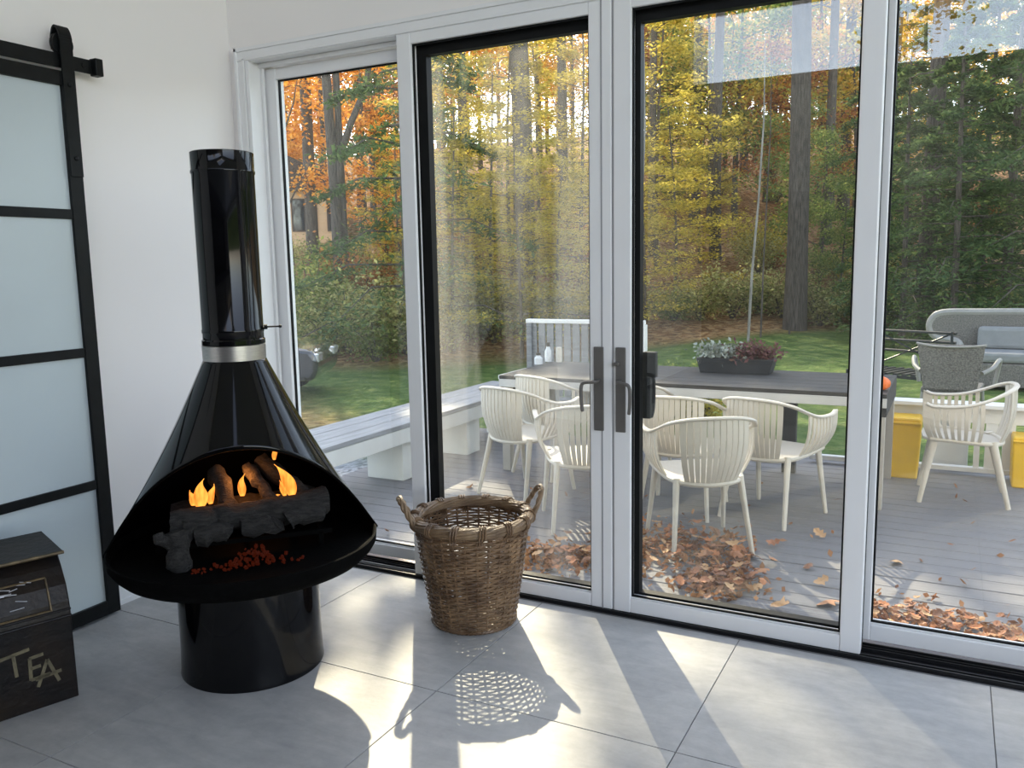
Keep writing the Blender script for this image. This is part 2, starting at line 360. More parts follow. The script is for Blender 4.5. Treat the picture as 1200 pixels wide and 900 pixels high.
struct('baseboard_left', mb, M['frame'])

# casing round the opening
mb = MB()
mb.box(-3.145, .83, YF-.022, YF, 2.445, 2.505); mb.box(-3.145, .83, YF-.030, YF-.018, 2.488, 2.505); mb.box(-3.145, .83, YF-.027, YF, 2.445, 2.456)
mb.box(-3.145, -3.085, YF-.022, YF, 0, 2.445); mb.box(-3.145, -3.128, YF-.030, YF-.018, 0, 2.505); mb.box(-3.096, -3.085, YF-.027, YF, 0, 2.456)
mb.box(-3.0845, -3.062, YF-.020, 3.40, 0, 2.45); mb.box(-3.062, -3.045, 3.245, 3.26, 0, 2.455); mb.box(-3.062, .76, YF-.020, 3.40, 2.441, 2.4545); mb.box(-3.062, .76, 3.232, 3.25, 2.42, 2.44)
struct('trim_2', mb, M['frame'], 'white casing around the sliding glass doors', bevel=.002)
# threshold and tracks
mb = MB(); mb.box(-3.07, .76, 3.153, 3.40, -.14, -.002)
for y in (3.157, 3.178, 3.232, 3.252, 3.28): mb.box(-3.07, .76, y, y+.006, -.002, .012)
tr = struct('trim_3', mb, M['track'], 'black sliding door track along the floor')
struct('track_lip', MB().box(-3.07, -2.2, 3.200, 3.206, -.002, .013), M['lighttrack'], parent=tr)

def panel(name, x0, x1, y0, depth, z0, z1, st_l, st_r, rt, rb, gmat, black=None, label=None):
    r = empty(name, ((x0+x1)/2, y0, z0)); r['kind'] = 'structure'
    if label: r['label'] = label
    hw = (x1-x0)/2; h = z1-z0
    MB().box(-hw, -hw+st_l, 0, depth, 0, h).build('stile', M['frame'], r, bevel=.004)
    MB().box(hw-st_r, hw, 0, depth, 0, h).build('stile', M['frame'], r, bevel=.004)
    MB().box(-hw+st_l, hw-st_r, .002, depth, h-rt, h).build('top_rail', M['frame'], r, bevel=.004)
    b = MB(); b.box(-hw+st_l, hw-st_r, .002, depth, 0, rb); b.box(-hw+st_l, hw-st_r, .012, depth, rb, rb+.006)
    b.build('bottom_rail', M['frame'], r, bevel=.004)
    py_ = depth+.047 if black else depth*.55                  # the sliding leaves hold their pane behind the black outer frame
    MB().box(-hw+.01 if black else -hw+st_l, hw-.01 if black else hw-st_r, py_, py_+.006, .01 if black else rb, h-.01 if black else h-rt).build('glass_pane', gmat, r)
    g = MB(); e = .007                                           # black glazing gasket round the pane
    xa, xb, za, zb = -hw+st_l, hw-st_r, rb+.006, h-rt
    g.box(xa, xa+e, depth*.30, depth*.5, za, zb); g.box(xb-e, xb, depth*.30, depth*.5, za, zb); g.box(xa+e, xb-e, depth*.30, depth*.5, za, za+e); g.box(xa+e, xb-e, depth*.30, depth*.5, zb-e, zb)
    g.build('gasket', M['blackframe'], r)
    if black:
        bl, br, bt, bb = black; yb0, yb1 = depth+.004, depth+.045
        k = MB(); k.box(-hw, xa+bl, yb0, yb1, 0, h); k.box(xb-br, hw, yb0, yb1, 0, h); k.box(xa+bl, xb-br, yb0, yb1, zb-bt, h); k.box(xa+bl, xb-br, yb0, yb1, 0, rb+bb)
        k.build('outer_frame', M['blackframe'], r)
    return r
G_CLEAR = glass_mat('door_glass_clear', .042, .003, .006)
G_DUSTY = glass_mat('door_glass_dusty', .04, .004, .15)
G_MID = glass_mat('door_glass_streaked', .065, .004, .012)
panel('window_1', -3.062, -2.16, 3.268, .06, .03, 2.42, .075, .08, .055, .055, G_CLEAR, None, 'fixed glass panel at the left end behind the black stove')
dl = panel('door_1', -2.198, -1.208, 3.167, .05, .012, 2.443, .072, .094, .045, .055, G_DUSTY, (.045, -.002, .042, .012), 'left sliding door with hazy dusty glass')
dr = panel('door_2', -1.200, -.243, 3.167, .05, .012, 2.443, .072, .072, .045, .06, G_MID, (.02, -.004, .042, .014), 'right sliding door in front of the slatted chairs')
panel('window_2', -.30, .76, 3.268, .06, .03, 2.42, .08, .075, .055, .06, G_MID, None, 'fixed glass panel at the right end')
# meeting grooves
g = MB().box(-1.252, -1.246, 3.1655, 3.168, .012, 2.443); g.box(-1.2075, -1.2005, 3.172, 3.21, .012, 2.443)
struct('trim_4', g, pm('frame_groove', (.33, .33, .34), .5, var=.02))

# door handles (interior)
def handle(parent, xc, side, thumb):
    px = parent.location
    h = empty('door_handle', (xc-px.x, 0, 0)); h.parent = parent
    zz = .944-px.z
    MB().box(-.021, .021, -.008, .001, zz-.172, zz+.172).build('back_plate', M['handle'], h, bevel=.003)
    g = MB(); p = catmull([(0, -.006, zz+.035), (0, -.04, zz+.035), (side*.012, -.052, zz+.034), (side*.045, -.055, zz+.030), (side*.056, -.055, zz+.01), (side*.056, -.054, zz-.05), (side*.052, -.052, zz-.088)], 5)
    g.tube(p, [.0075]*(len(p)-1)+[.006], 8); g.build('grip', M['handle'], h, smooth=True)
    if thumb:
        t = MB().box(-.03, -.004, -.022, -.006, zz+.10, zz+.112); t.build('thumb_turn', M['handle'], h, bevel=.002)
    return h
handle(dl, -1.262, -1, False); handle(dr, -1.168, 1, True)
# outside pull seen through the pane
o = empty('outside_pull', (-1.095-dr.location.x, .108, .944-dr.location.z)); o.parent = dr
MB().box(-.02, .035, .0, .03, .04, .145).build('lock_case', M['blackframe'], o, bevel=.004)
g = MB(); p = catmull([(.005, .03, .04), (.005, .055, .02), (.005, .06, -.04), (.005, .05, -.10), (.005, .03, -.125)], 5); g.tube(p, .012, 8); g.box(-.018, .012, .0, .03, -.13, .04)
g.build('pull_bar', M['blackframe'], o, smooth=True)

# ================================================================== barn door on the left wall
XB = -3.13
bd = tag(empty('barn_door', (XB, 1.79, .012)), 'black steel framed sliding barn door with frosted glass panels, at the left edge', 'barn door')
W2, BH = .485, 2.215
def bx(name, y0, y1, z0, z1, d=.036): return MB().box(-d/2, d/2, y0, y1, z0, z1).build(name, M['barn'], bd, bevel=.002)
bx('stile', W2-.058, W2, 0, BH); bx('stile', -W2, -W2+.058, 0, BH)
bx('top_rail', -W2+.058, W2-.058, BH-.055, BH); bx('bottom_rail', -W2+.058, W2-.058, 0, .06)
zz = [.06]
for z in (.566, 1.116, 1.668):
    bx('muntin', -W2+.058, W2-.058, z-.019, z+.019, .03); zz.append(z)
zz.append(BH-.055)
for a, b in zip(zz[:-1], zz[1:]):
    MB().box(-.004, .004, -W2+.05, W2-.05, a, b).build('frosted_pane', M['frost'], bd)
for yy in (W2-.031, -W2+.031):                               # strap hangers with rollers
    hg = empty('hanger', (.02, yy, BH)); hg.parent = bd
    s = MB(); s.box(0, .008, -.026, .026, -.40, .09)
    pts = catmull([(.004, 0, .08), (.004, 0, .13), (-.012, 0, .165), (-.032, 0, .165), (-.046, 0, .13), (-.046, 0, .085)], 5)
    s.tube(pts, .026, 6, flat=.18, up=(0, 1, 0)) if False else None
    for a_, b_ in zip(pts[:-1], pts[1:]): s.beam(a_, b_, .052, .008, (0, 1, 0)) if False else s.beam(a_, b_, .008, .052, (0, 1, 0))
    s.build('strap', M['barn'], hg)
    wv = MB(); prof = [(.0, -.010), (.044, -.010), (.044, -.004), (.036, 0), (.044, .004), (.044, .010), (0, .010)]
    n = 24
    wv.lathe(prof, n); wo = wv.build('roller', M['barn'], hg, smooth=True); wo.rotation_euler = (0, PI/2, 0); wo.location = (-.021, 0, .105)
    bo = MB()
    for zq in (-.05, -.33): bo.lathe([(0, .004), (.008, .004), (.008, 0), (.008, -.002)], 10)
    for k, zq in enumerate((-.05, -.33)):
        b_ = MB().lathe([(.009, 0), (.009, .005), (.005, .007), (0.0005, .007)], 10).build('bolt', M['barn'], hg); b_.rotation_euler = (0, PI/2, 0); b_.location = (.008, 0, zq)
rail = tag(empty('barn_door_rail', (XB, 0, 2.268)), 'flat black steel rail with end stop above the barn door', 'rail')
MB().box(-.005, .005, .3, 2.40, -.027, .027).build('bar', M['barn'], rail, bevel=.001)
MB().box(-.01, .03, 2.365, 2.40, -.034, .034).build('end_stop', M['barn'], rail, bevel=.004)
for y in (.6, 1.2, 1.75, 2.33):
    b_ = MB().lathe([(.013, -.068), (.013, 0), (.010, .008), (.0005, .008)], 12).build('standoff', M['barn'], rail); b_.rotation_euler = (0, PI/2, 0); b_.location = (0, y, 0)

# ================================================================== conical fireplace
ST = tag(empty('conical_fireplace', (-2.264, 2.192, 0), math.radians(45.9)), 'glossy black freestanding conical fireplace with lit logs, left of the wicker basket', 'fireplace')
def front(a): return -math.sin(a)                              # local -Y faces the camera
mb = MB().lathe([(.256, 0), (.257, .003), (.255, .012), (.252, .10), (.251, .30), (.25, .40)], 72); mb.build('pedestal', M['enamel'], ST, smooth=True)
mb = MB().lathe([(.20, .385), (.40, .392), (.435, .402), (.458, .425), (.470, .445), (.473, .476), (.467, .479), (.463, .476), (.455, .450), (.0005, .445)], 96)
mb.build('hearth_pan', M['firebox'], ST, smooth=True)
NA = 128; k_ = .552; ZT = 1.142; rows = 26
A_, B_ = .50, 1.326
hood = MB(); vs = []
for i in range(NA):
    a = 2*PI*i/NA; c = front(a)
    zb = .462+.396*max(0, c)**.46                             # rounded arch of the opening
    for j in range(rows):
        t = j/(rows-1); z = ZT+(zb-ZT)*t; r = .105+k_*(ZT-z)
        r += -.018*math.sin(PI*min(1, (ZT-z)/.66))
        vs.append((r*math.cos(a), r*math.sin(a), z))
fs = [(i*rows+j, i*rows+j+1, ((i+1) % NA)*rows+j+1, ((i+1) % NA)*rows+j) for i in range(NA) for j in range(rows-1)]
hood.add(vs, fs); ho = hood.build('hood', M['enamel'], ST, smooth=True)
sm = ho.modifiers.new('thickness', 'SOLIDIFY'); sm.thickness = .004; sm.offset = -1
# rolled edge of the opening
ed = [Vector(vs[i*rows+rows-1]) for i in range(NA)]
MB().tube(ed, .0045, 6, closed=True).build('rolled_edge', M['firebox'], ST, smooth=True)
mb = MB().lathe([(.101, ZT-.012), (.108, ZT-.006), (.109, ZT+.046), (.104, ZT+.05), (.100, ZT+.05)], 64); mb.build('steel_collar', M['collar'], ST, smooth=True)
mb = MB().lathe([(.100, ZT+.046), (.1085, ZT+.05), (.1085, ZT+.064), (.1045, ZT+.068), (.1045, ZT+.088), (.1065, ZT+.092), (.1065, ZT+.1), (.1045, ZT+.104), (.1045, 1.775), (.1075, 1.78), (.1075, 1.787), (.1055, 1.79), (.106, 1.848), (.103, 1.850), (.100, 1.848), (.100, 1.5)], 64)
mb.build('flue_pipe', M['enamel'], ST, smooth=True)
dk = empty('damper_key', (.105, -.02, 1.247)); dk.parent = ST
MB().tube([(0, 0, 0), (.012, 0, 0)], .009, 8).build('nut', M['barn'], dk)
mb = MB().tube([(.01, 0, 0), (.055, 0, .0)], .003, 6); mb.lathe([(.0005, -.006), (.005, -.004), (.006, 0), (.005, .004), (.0005, .006)], 8, (.056, 0)); mb.build('rod', M['barn'], dk)
# firebox contents
def logmesh(p0, p1, r0, r1, seed, n=12, rings=10, bump=.16):
    q = random.Random(seed); p0 = Vector(p0); p1 = Vector(p1); pts = []; rr = []
    for i in range(rings):
        t = i/(rings-1); pts.append(p0.lerp(p1, t)+Vector((q.uniform(-1, 1), q.uniform(-1, 1), q.uniform(-1, 1)))*.006); rr.append((r0+(r1-r0)*t)*(1+q.uniform(-bump, bump)))
    m = MB(); m.tube(pts, rr, n)
    m.v = [tuple(Vector(v)+Vector((q.uniform(-1, 1), q.uniform(-1, 1), q.uniform(-1, 1)))*.004) for v in m.v]
    return m
PZ = .45
def firelog(name, mb, lab=None):
    o = mb.build(name, M['log'], ST, smooth=True)
    if lab: o['label'] = lab
    return o
fl1 = logmesh((-.24, -.115, .585), (.29, -.06, .60), .045, .05, 1, rings=16)
firelog('log', fl1)
for k, (x, zl) in enumerate(((-.11, .545), (.05, .55), (.20, .565))):                 # split chunks hanging off the front log
    firelog('log', logmesh((x-.062, -.145+.02*k, zl), (x+.062, -.135+.02*k, zl), .036, .034, 20+k, 10, 7))
firelog('log', logmesh((-.22, -.19, .452), (-.225, -.17, .575), .040, .034, 3, rings=7))
firelog('log', logmesh((-.235, -.175, .53), (-.285, -.19, .575), .024, .02, 4, rings=5))
firelog('log', logmesh((-.21, -.165, .54), (-.175, -.15, .60), .028, .024, 5, rings=5))
firelog('log', logmesh((-.26, .12, .53), (.27, .14, .54), .07, .065, 6, rings=12))
firelog('log', logmesh((-.04, -.10, .60), (-.09, .12, .70), .030, .035, 7, rings=8))
firelog('log', logmesh((.22, -.04, .62), (.07, .12, .735), .032, .028, 8, rings=8))
firelog('log', logmesh((.10, -.06, .62), (.02, .10, .72), .024, .022, 9, rings=8))
gr = MB()
for x in (-.26, -.13, 0, .13, .26): gr.beam((x, -.10, .50), (x, .2, .50), .014, .014)
for y in (-.10, .2): gr.beam((-.30, y, .50), (.30, y, .50), .016, .016)
for x in (-.26, .26):
    for y in (-.10, .2): gr.beam((x, y, .446), (x, y, .50), .016, .016)
gr.build('grate', M['firebox'], ST)
# ember bed
er = random.Random(5); em = MB()
for i in range(100):
    if i < 65: x = er.gauss(.02, .055); y = -.215+er.gauss(0, .03); z = .449+max(0, .055-abs(x-.02)*.55)*er.random()
    else: x = er.uniform(-.2, .2); y = -.245+er.uniform(-.02, .03); z = .449
    s_ = er.uniform(.0035, .0075); mt = Matrix.Translation((x, y, z+s_*.5)) @ Euler((er.random()*3, er.random()*3, er.random()*3)).to_matrix().to_4x4()
    em.box(-s_, s_, -s_*.7, s_*.7, -s_*.6, s_*.6, mt)
tag(em.build('ember_bed', M['ember'], ST), 'dull red glowing ember chips on the hearth', kind='stuff')
# flames
def flame_mat():
    m = bpy.data.materials.new('flame'); m.use_nodes = True; nt = m.node_tree; nt.nodes.clear(); N = nt.nodes.new; L = nt.links.new
    out = N('ShaderNodeOutputMaterial'); e = N('ShaderNodeEmission'); t = N('ShaderNodeBsdfTransparent'); mx = N('ShaderNodeMixShader')
    tc = N('ShaderNodeTexCoord'); mp = N('ShaderNodeMapping'); mp.inputs['Scale'].default_value = (26, 26, 7); L(tc.outputs['Object'], mp.inputs[0])
    n = N('ShaderNodeTexNoise'); n.inputs['Scale'].default_value = 1.6; n.inputs['Detail'].default_value = 3; L(mp.outputs[0], n.inputs[0])
    r = N('ShaderNodeValToRGB'); L(n.outputs[0], r.inputs[0])
    r.color_ramp.elements[0].position = .3; r.color_ramp.elements[0].color = (.75, .10, .008, 1); r.color_ramp.elements[1].position = .62; r.color_ramp.elements[1].color = (1, .44, .07, 1)
    L(r.outputs[0], e.inputs[0]); e.inputs[1].default_value = 1.05
    lw = N('ShaderNodeLayerWeight'); lw.inputs[0].default_value = .45
    mr = N('ShaderNodeMapRange'); mr.inputs[1].default_value = .35; mr.inputs[2].default_value = .9; mr.inputs[3].default_value = .08; mr.inputs[4].default_value = .85; L(lw.outputs['Facing'], mr.inputs[0])
    L(mr.outputs[0], mx.inputs[0]); L(e.outputs[0], mx.inputs[1]); L(t.outputs[0], mx.inputs[2]); L(mx.outputs[0], out.inputs[0])
    return m
M['flame'] = flame_mat()
def flame(x, y, z, h, wd, lean, seed, curl=.02):
    q = random.Random(seed); pts = []; rr = []
    for i in range(15):
        t = i/14; pts.append((lean*t*t+curl*math.sin(t*5+seed)*t, .01*math.sin(t*4), h*t))
        rr.append(max(.0012, wd*(math.sin(PI*min(1, t*.9+.12))**.9)*(1-t)**.55*1.25))
    m = MB(); m.tube(pts, rr, 12, flat=.55, up=(0, 1, 0)); o = m.build('flame', M['flame'], ST, smooth=True); o.location = (x, y, z); return o
flame(-.15, -.02, .612, .105, .026, .022, 1, .008); flame(-.115, .02, .61, .075, .014, .012, 4, .008); flame(-.175, .02, .61, .06, .014, -.004, 7, .006); flame(-.005, .03, .625, .085, .015, .010, 2, .006)
flame(.165, -.10, .645, .12, .024, -.060, 3, .004); flame(.112, -.08, .775, .06, .009, .016, 5, .004); flame(.14, -.10, .645, .06, .012, -.02, 9, .004); flame(.115, -.055, .622, .020, .016, .0, 8, .002)
fl_d = bpy.data.lights.new('fire_glow', 'POINT'); fl_d.energy = 1.3; fl_d.color = (1, .33, .07); fl_d.shadow_soft_size = .05
fg = bpy.data.objects.new('fire_glow', fl_d); fg.location = (0, .03, .70); fg.parent = ST; COL.objects.link(fg)

# ================================================================== wicker log basket
BK = tag(empty('wicker_basket', (-1.704, 2.872, 0), math.radians(41)), 'round brown wicker log basket with two handles on the sunlit floor', 'basket')
R0, R1, BHT = .166, .232, .425
def brad(z): return R0+(R1-R0)*min(1, z/BHT)**.9
NST = 30
wv = MB(); nz = 38; SEG = NST*4
for i in range(nz):
    z = .012+(BHT-.02)*i/(nz-1); pts = []; q = random.Random(100+i)
    for j in range(SEG):
        a = 2*PI*j/SEG; s = math.cos(NST/2*a*1.0+(PI if i % 2 else 0)); pts.append(((brad(z)+.0045*s)*math.cos(a), (brad(z)+.0045*s)*math.sin(a), z+.0012*math.sin(a*7+i)+q.uniform(-.0006, .0006)))
    wv.tube(pts, .0042 if i % 9 else .0046, 6, closed=True, flat=1.13)
tag(wv.build('woven_wall', M['wicker'], BK, smooth=True), kind='stuff')
stk = MB()
for j in range(NST):
    a = 2*PI*(j+.0)/NST; stk.tube([((brad(z))*math.cos(a), brad(z)*math.sin(a), z) for z in (0.004, .12, .24, .36, .435)], .0048, 5)
tag(stk.build('stakes', M['wicker'], BK, smooth=True), kind='stuff')
bs = MB().lathe([(.0005, .012), (.165, .012), (.170, .006), (.160, .002), (.0005, .002)], 40); bs.build('base', M['wicker'], BK, smooth=True)
ft = MB()
for k in range(3): ft.tube([((R0+.004+.004*math.cos(a*20+k*2.1))*math.cos(a), (R0+.004+.004*math.cos(a*20+k*2.1))*math.sin(a), .009+.004*math.sin(a*20+k*2.1)) for a in [2*PI*t/160 for t in range(160)]], .005, 5, closed=True)
ft.build('foot_border', M['wicker'], BK, smooth=True)
rim = MB()
for k in range(9):                                             # bundled rods of the rim
    ph = 2*PI*k/9; rr = .0165
    pts = []
    for t in range(120):
        a = 2*PI*t/120; tw = ph+a*2.0
        pts.append(((R1+rr*math.cos(tw))*math.cos(a), (R1+rr*math.cos(tw))*math.sin(a), .435+rr*math.sin(tw)))
    rim.tube(pts, .0082, 6, closed=True)
rim.build('rim', M['wickerrim'], BK, smooth=True)
for k in range(14):                                            # lashing wraps over the rim
    wr = MB(); a0 = 2*PI*(k+.35)/14
    for d in (0, .045, .085):
        pts = []
        for t in range(13):
            u = -PI*.75+1.5*PI*t/12+PI*.0; a = a0+d+.055*(t/12-.5)
            r_ = .0268; pts.append(((R1+r_*math.cos(u+PI*.5-PI/2))*math.cos(a), (R1+r_*math.cos(u))*math.sin(a), .435+r_*math.sin(u)))
        pts.insert(0, ((brad(.39)+.009)*math.cos(a0+d-.045), (brad(.39)+.009)*math.sin(a0+d-.045), .388))
        wr.tube(pts, .0042, 5)
    wr.build('lashing', M['wicker'], BK, smooth=True)
for sgn in (-1, 1):
    hd = MB()
    for k in range(3):
        base = catmull([(sgn*.236, -.065, .43), (sgn*.262, -.058, .475), (sgn*.284, -.035, .520), (sgn*.292, 0, .535), (sgn*.284, .035, .520), (sgn*.262, .058, .475), (sgn*.236, .065, .43)], 6)
        pts = [p+Vector((.006*math.cos(i*.55+k*2.1), .006*math.sin(i*.55+k*2.1), .005*math.sin(i*.55+k*2.1+1))) for i, p in enumerate(base)]
        hd.tube(pts, .0075, 6)
    hd.build('handle', M['wickerrim'], BK, smooth=True)

# ================================================================== tea tin
u_ = Vector((-.32, -.95, 0)).normalized()
TB = tag(empty('tea_tin', (-2.62, 1.725, 0), math.atan2(u_.y, u_.x)), 'old black tin tea bin with curved lid and worn gold TEA lettering', 'tin')
# local +X runs along the front away from the near corner, local +Y = depth?  (front faces local +Y)
TD = .30; TL = .62
def tp(u, v, d): return (d, -u, v)                             # u depth back from the front, v height
body = [(0, 0), (TD, 0), (TD, .50), (0.0, .30)]
MB().extrude([(0, 0), (TD, 0), (TD, .505), (.105, .505), (.06, .455), (.024, .40), (.006, .345), (0, .30)], tp, 0, TL).build('bin_body', M['tin'], TB, smooth=False, bevel=.004)
lid = MB(); lid.extrude([(.055, .497), (TD+.004, .512), (TD+.004, .522), (.055, .507)], tp, -.008, TL+.008); lid.build('lid', M['tin'], TB, bevel=.002)
t_ = MB(); t_.tube([tp(.055, .502, -.009), tp(.055, .502, TL+.009)], .006, 8); t_.build('lid_bead', M['tintrim'], TB, smooth=True)
t_ = MB(); t_.tube([tp(-.001, .295, .0), tp(-.001, .295, TL)], .0055, 8); t_.tube([tp(.001, .318, .0), tp(.001, .318, TL)], .004, 8); t_.build('front_bead', M['tin'], TB, smooth=True)
def arc(u0, d0, d1):
    out = []
    for v, uu in ((.325, .001), (.36, .010), (.40, .0245), (.43, .041)): out.append(tp(uu-.002, v, d0))
    return out
t_ = MB(); t_.tube(arc(0, .06, .06), .0035, 6); t_.tube([tp(.041-.004, .433, .06), tp(.041-.004, .433, .56)], .0035, 6); t_.tube([tp(-.001, .328, .06), tp(-.001, .328, .56)], .0035, 6); t_.tube(arc(0, .56, .56), .0035, 6)
t_.build('panel_bead', M['tintrim'], TB, smooth=True)
sc = MB(); q = random.Random(3)
for i in range(9):
    v = q.uniform(.36, .43); d = .17+q.gauss(0, .025); uu = (v-.34)*.42-.004
    sc.beam(tp(uu, v, d-q.uniform(.01, .03)), tp(uu+.006, v+q.uniform(-.012, .02), d+q.uniform(.01, .03)), .004, .002)
sc.build('scrape', M['tinscrape'], TB)['label'] = 'bare scraped metal patch on the curved front'
def stroke(mb, a, b, wd=.011): mb.beam((a[0], .0012, a[1]), (b[0], .0012, b[1]), wd, .002, (0, 1, 0))
def letter(mb, strokes, x, z, s):                              # x runs to the reader's left in local +X
    for (ax, az), (bx_, bz) in strokes: stroke(mb, (x-ax*s, z+az*s), (x-bx_*s, z+bz*s))
TEA = {'T': [((-.55, .92), (.62, 1.06)), ((0, 1.0), (.06, 0))],
       'E': [((0, 0), (.02, 1)), ((0, .98), (.55, 1.02)), ((.02, .52), (.42, .54)), ((0, .02), (.75, .06))],
       'A': [((-.36, 0), (.06, 1.05)), ((.06, 1.05), (.44, 0)), ((-.42, .34), (.55, .42))]}
for ch, x, z, s in (('T', .185, .135, .078), ('E', .140, .108, .078), ('A', .092, .078, .082)):
    m_ = MB(); letter(m_, TEA[ch], x, z, s); m_.build('letter_'+ch.lower(), M['tinpaint'], TB)

# ================================================================== deck
dk_root = struct('deck', MB().box(-4.2, 3.6, 3.40, 7.12, DZ-.14, DZ-.03), pm('deck_frame', (.05, .05, .05), .9, var=.1), 'grey composite deck boards outside the glass')
y = 3.405; i = 0
while y < 7.1:
    m_ = MB().box(-3.88, 3.88, -.067, .067, -.028, 0)
    if i == 0: bmesh_board = m_.mesh('deck_board', M['deck'])
    o = inst('deck_board', bmesh_board, dk_root, (-.30+rnd.uniform(-.01, .01), y+.0695, DZ+rnd.uniform(-.001, .001)))
    b_ = o.modifiers.new('bevel', 'BEVEL'); b_.width = .003; b_.segments = 1
    y += .1405; i += 1

# perimeter bench on the left of the deck
bn = tag(empty('deck_bench', (-3.86, 3.4, DZ)), 'long grey-topped bench with pale fascia along the left edge of the deck', 'bench')
for k in range(3): MB().box(-.255+k*.178, -.255+k*.178+.172, .02, 4.0, .415, .45).build('seat_board', M['greywood_y'], bn, bevel=.004)
MB().box(.235, .268, .02, 4.0, .30, .413).build('fascia', M['deckbench'], bn, bevel=.003); MB().box(-.268, -.235, .02, 4.0, .30, .413).build('fascia', M['deckbench'], bn, bevel=.003)
MB().box(-.235, .235, 3.97, 4.0, .30, .413).build('end_fascia', M['deckbench'], bn)
for yy in (.30, 1.83, 2.78, 3.72):
    MB().box(-.11, .225, yy-.10 if yy > 1 else yy-.1, yy+.12, 0, .30).build('box_support', M['deckbench'], bn, bevel=.004)

# long table
tb = tag(empty('long_table', (-1.73, 6.22, DZ)), 'long weathered grey outdoor table with pale edge, chairs pushed along its near side', 'table')
TW, TDp, TH = 1.385, .50, .76
for k in range(6):
    y0 = -TDp+k*(2*TDp/6); MB().box(-TW, TW, y0, y0+2*TDp/6-.006, TH-.028, TH).build('top_board', M['tabletop'], tb, bevel=.002)
MB().box(-TW, TW, -TDp-.002, -TDp+.022, TH-.088, TH-.028).build('apron', M['tableside'], tb, bevel=.002)
MB().box(-TW, TW, TDp-.022, TDp, TH-.15, TH-.028).build('apron', M['tabletop'], tb)
MB().box(TW-.025, TW, -TDp+.022, TDp-.022, TH-.15, TH-.028).build('end_apron', M['tabletop'], tb); MB().box(-TW, -TW+.025, -TDp+.022, TDp-.022, TH-.15, TH-.028).build('end_apron', M['tabletop'], tb)
for sx in (-1, 1):
    for sy in (-1, 1): MB().box(sx*(TW-.04)-.034, sx*(TW-.04)+.034, sy*(TDp-.06)-.034, sy*(TDp-.06)+.034, 0, TH-.03).build('leg', M['steel'], tb, bevel=.003)
MB().box(.62, .72, .30, .36, 0, TH-.03).build('middle_leg', M['tabletop'], tb, bevel=.003)
TZ = DZ+TH

# ---- slatted armchairs
RAIL = [(-.287, .245, .672), (-.285, .20, .655), (-.284, .10, .655), (-.283, 0, .668), (-.272, -.10, .70), (-.236, -.19, .742), (-.16, -.248, .768), (-.08, -.270, .777), (0, -.276, .779)]
RAIL = RAIL+[(-x, y, z) for x, y, z in RAIL[-2::-1]]
RING = [(-.225, .215, .435), (-.225, .16, .430), (-.223, .08, .425), (-.220, 0, .42), (-.208, -.09, .415), (-.178, -.155, .41), (-.12, -.195, .405), (-.06, -.212, .402), (0, -.218, .40)]
RING = RING+[(-x, y, z) for x, y, z in RING[-2::-1]]
RC, GC = catmull(RAIL, 8), catmull(RING, 8)
def along(c, t):
    f = t*(len(c)-1); i = min(int(f), len(c)-2); return c[i].lerp(c[i+1], f-i)
def slat_mesh(t, w, name='slat'):
    m = MB(); a = along(RC, t); b = along(GC, t); tg = (along(RC, min(1, t+.01))-along(RC, max(0, t-.01))).normalized(); tg2 = (along(GC, min(1, t+.01))-along(GC, max(0, t-.01))).normalized()
    n = 7; rings = []
    for i in range(n):
        s = i/(n-1); p = a.lerp(b, s); out = Vector((p.x, p.y*.9+.0, 0)).normalized(); p = p+out*.028*math.sin(PI*s)**1.0+Vector((0, 0, -.012))*math.sin(PI*s)
        tt = tg.lerp(tg2, s).normalized(); ww = w*(1-.22*s)/2; rings.append((p, tt, ww))
    vs = []
    for i, (p, tt, ww) in enumerate(rings):
        d = (rings[min(i+1, n-1)][0]-rings[max(i-1, 0)][0]).normalized(); nn = d.cross(tt).normalized()*.005
        vs += [p-tt*ww-nn, p+tt*ww-nn, p+tt*ww+nn, p-tt*ww+nn]
    fs = [(0, 1, 2, 3), (4*n-1, 4*n-2, 4*n-3, 4*n-4)]
    for i in range(n-1):
        for j in range(4): fs.append((i*4+j, (i+1)*4+j, (i+1)*4+(j+1) % 4, i*4+(j+1) % 4))
    m.add(vs, fs); me = m.mesh(name, M['chair']); return me
bslats = [slat_mesh(.5+(k-5)*.0268, .0305 if k not in (0, 10) else .036) for k in range(11)]
sslats = [slat_mesh(t, .026) for t in [.050+.0262*k for k in range(8)]]+[slat_mesh(1-t, .026) for t in [.050+.0262*k for k in range(8)]]
posts = [slat_mesh(t, .045, 'arm_post') for t in (.012, .988)]
railm = MB(); railm.tube(RC, .0175, 8, flat=.62, up=(0, 0, 1)); railm = railm.mesh('top_rail', M['chair'], True)
ringm = MB(); ringm.tube(GC, .015, 8); ringm = ringm.mesh('seat_rim', M['chair'], True)
seatm = MB(); outl = [p for p in GC]; outl = outl+[Vector((.16, .255, .432)), Vector((0, .265, .43)), Vector((-.16, .255, .432))]
cen = Vector((0, .02, .418)); vs_ = [cen]+outl; vs2 = [p-Vector((0, 0, .016)) for p in vs_]; n_ = len(outl)
seatm.add(vs_+vs2, [(0, 1+i, 1+(i+1) % n_) for i in range(n_)]+[(n_+1, n_+2+(i+1) % n_, n_+2+i) for i in range(n_)]+[(1+i, n_+2+i, n_+2+(i+1) % n_, 1+(i+1) % n_) for i in range(n_)])
seatm = seatm.mesh('seat', M['chair'])
def legm(x0, y0, z0, x1, y1):
    m = MB(); m.tube([(x0, y0, z0), (x0*.6+x1*.4, y0*.6+y1*.4, z0*.6), (x1, y1, .0)], [.025, .020, .0155], 10, flat=.8); return m.mesh('leg', M['chair'], True)
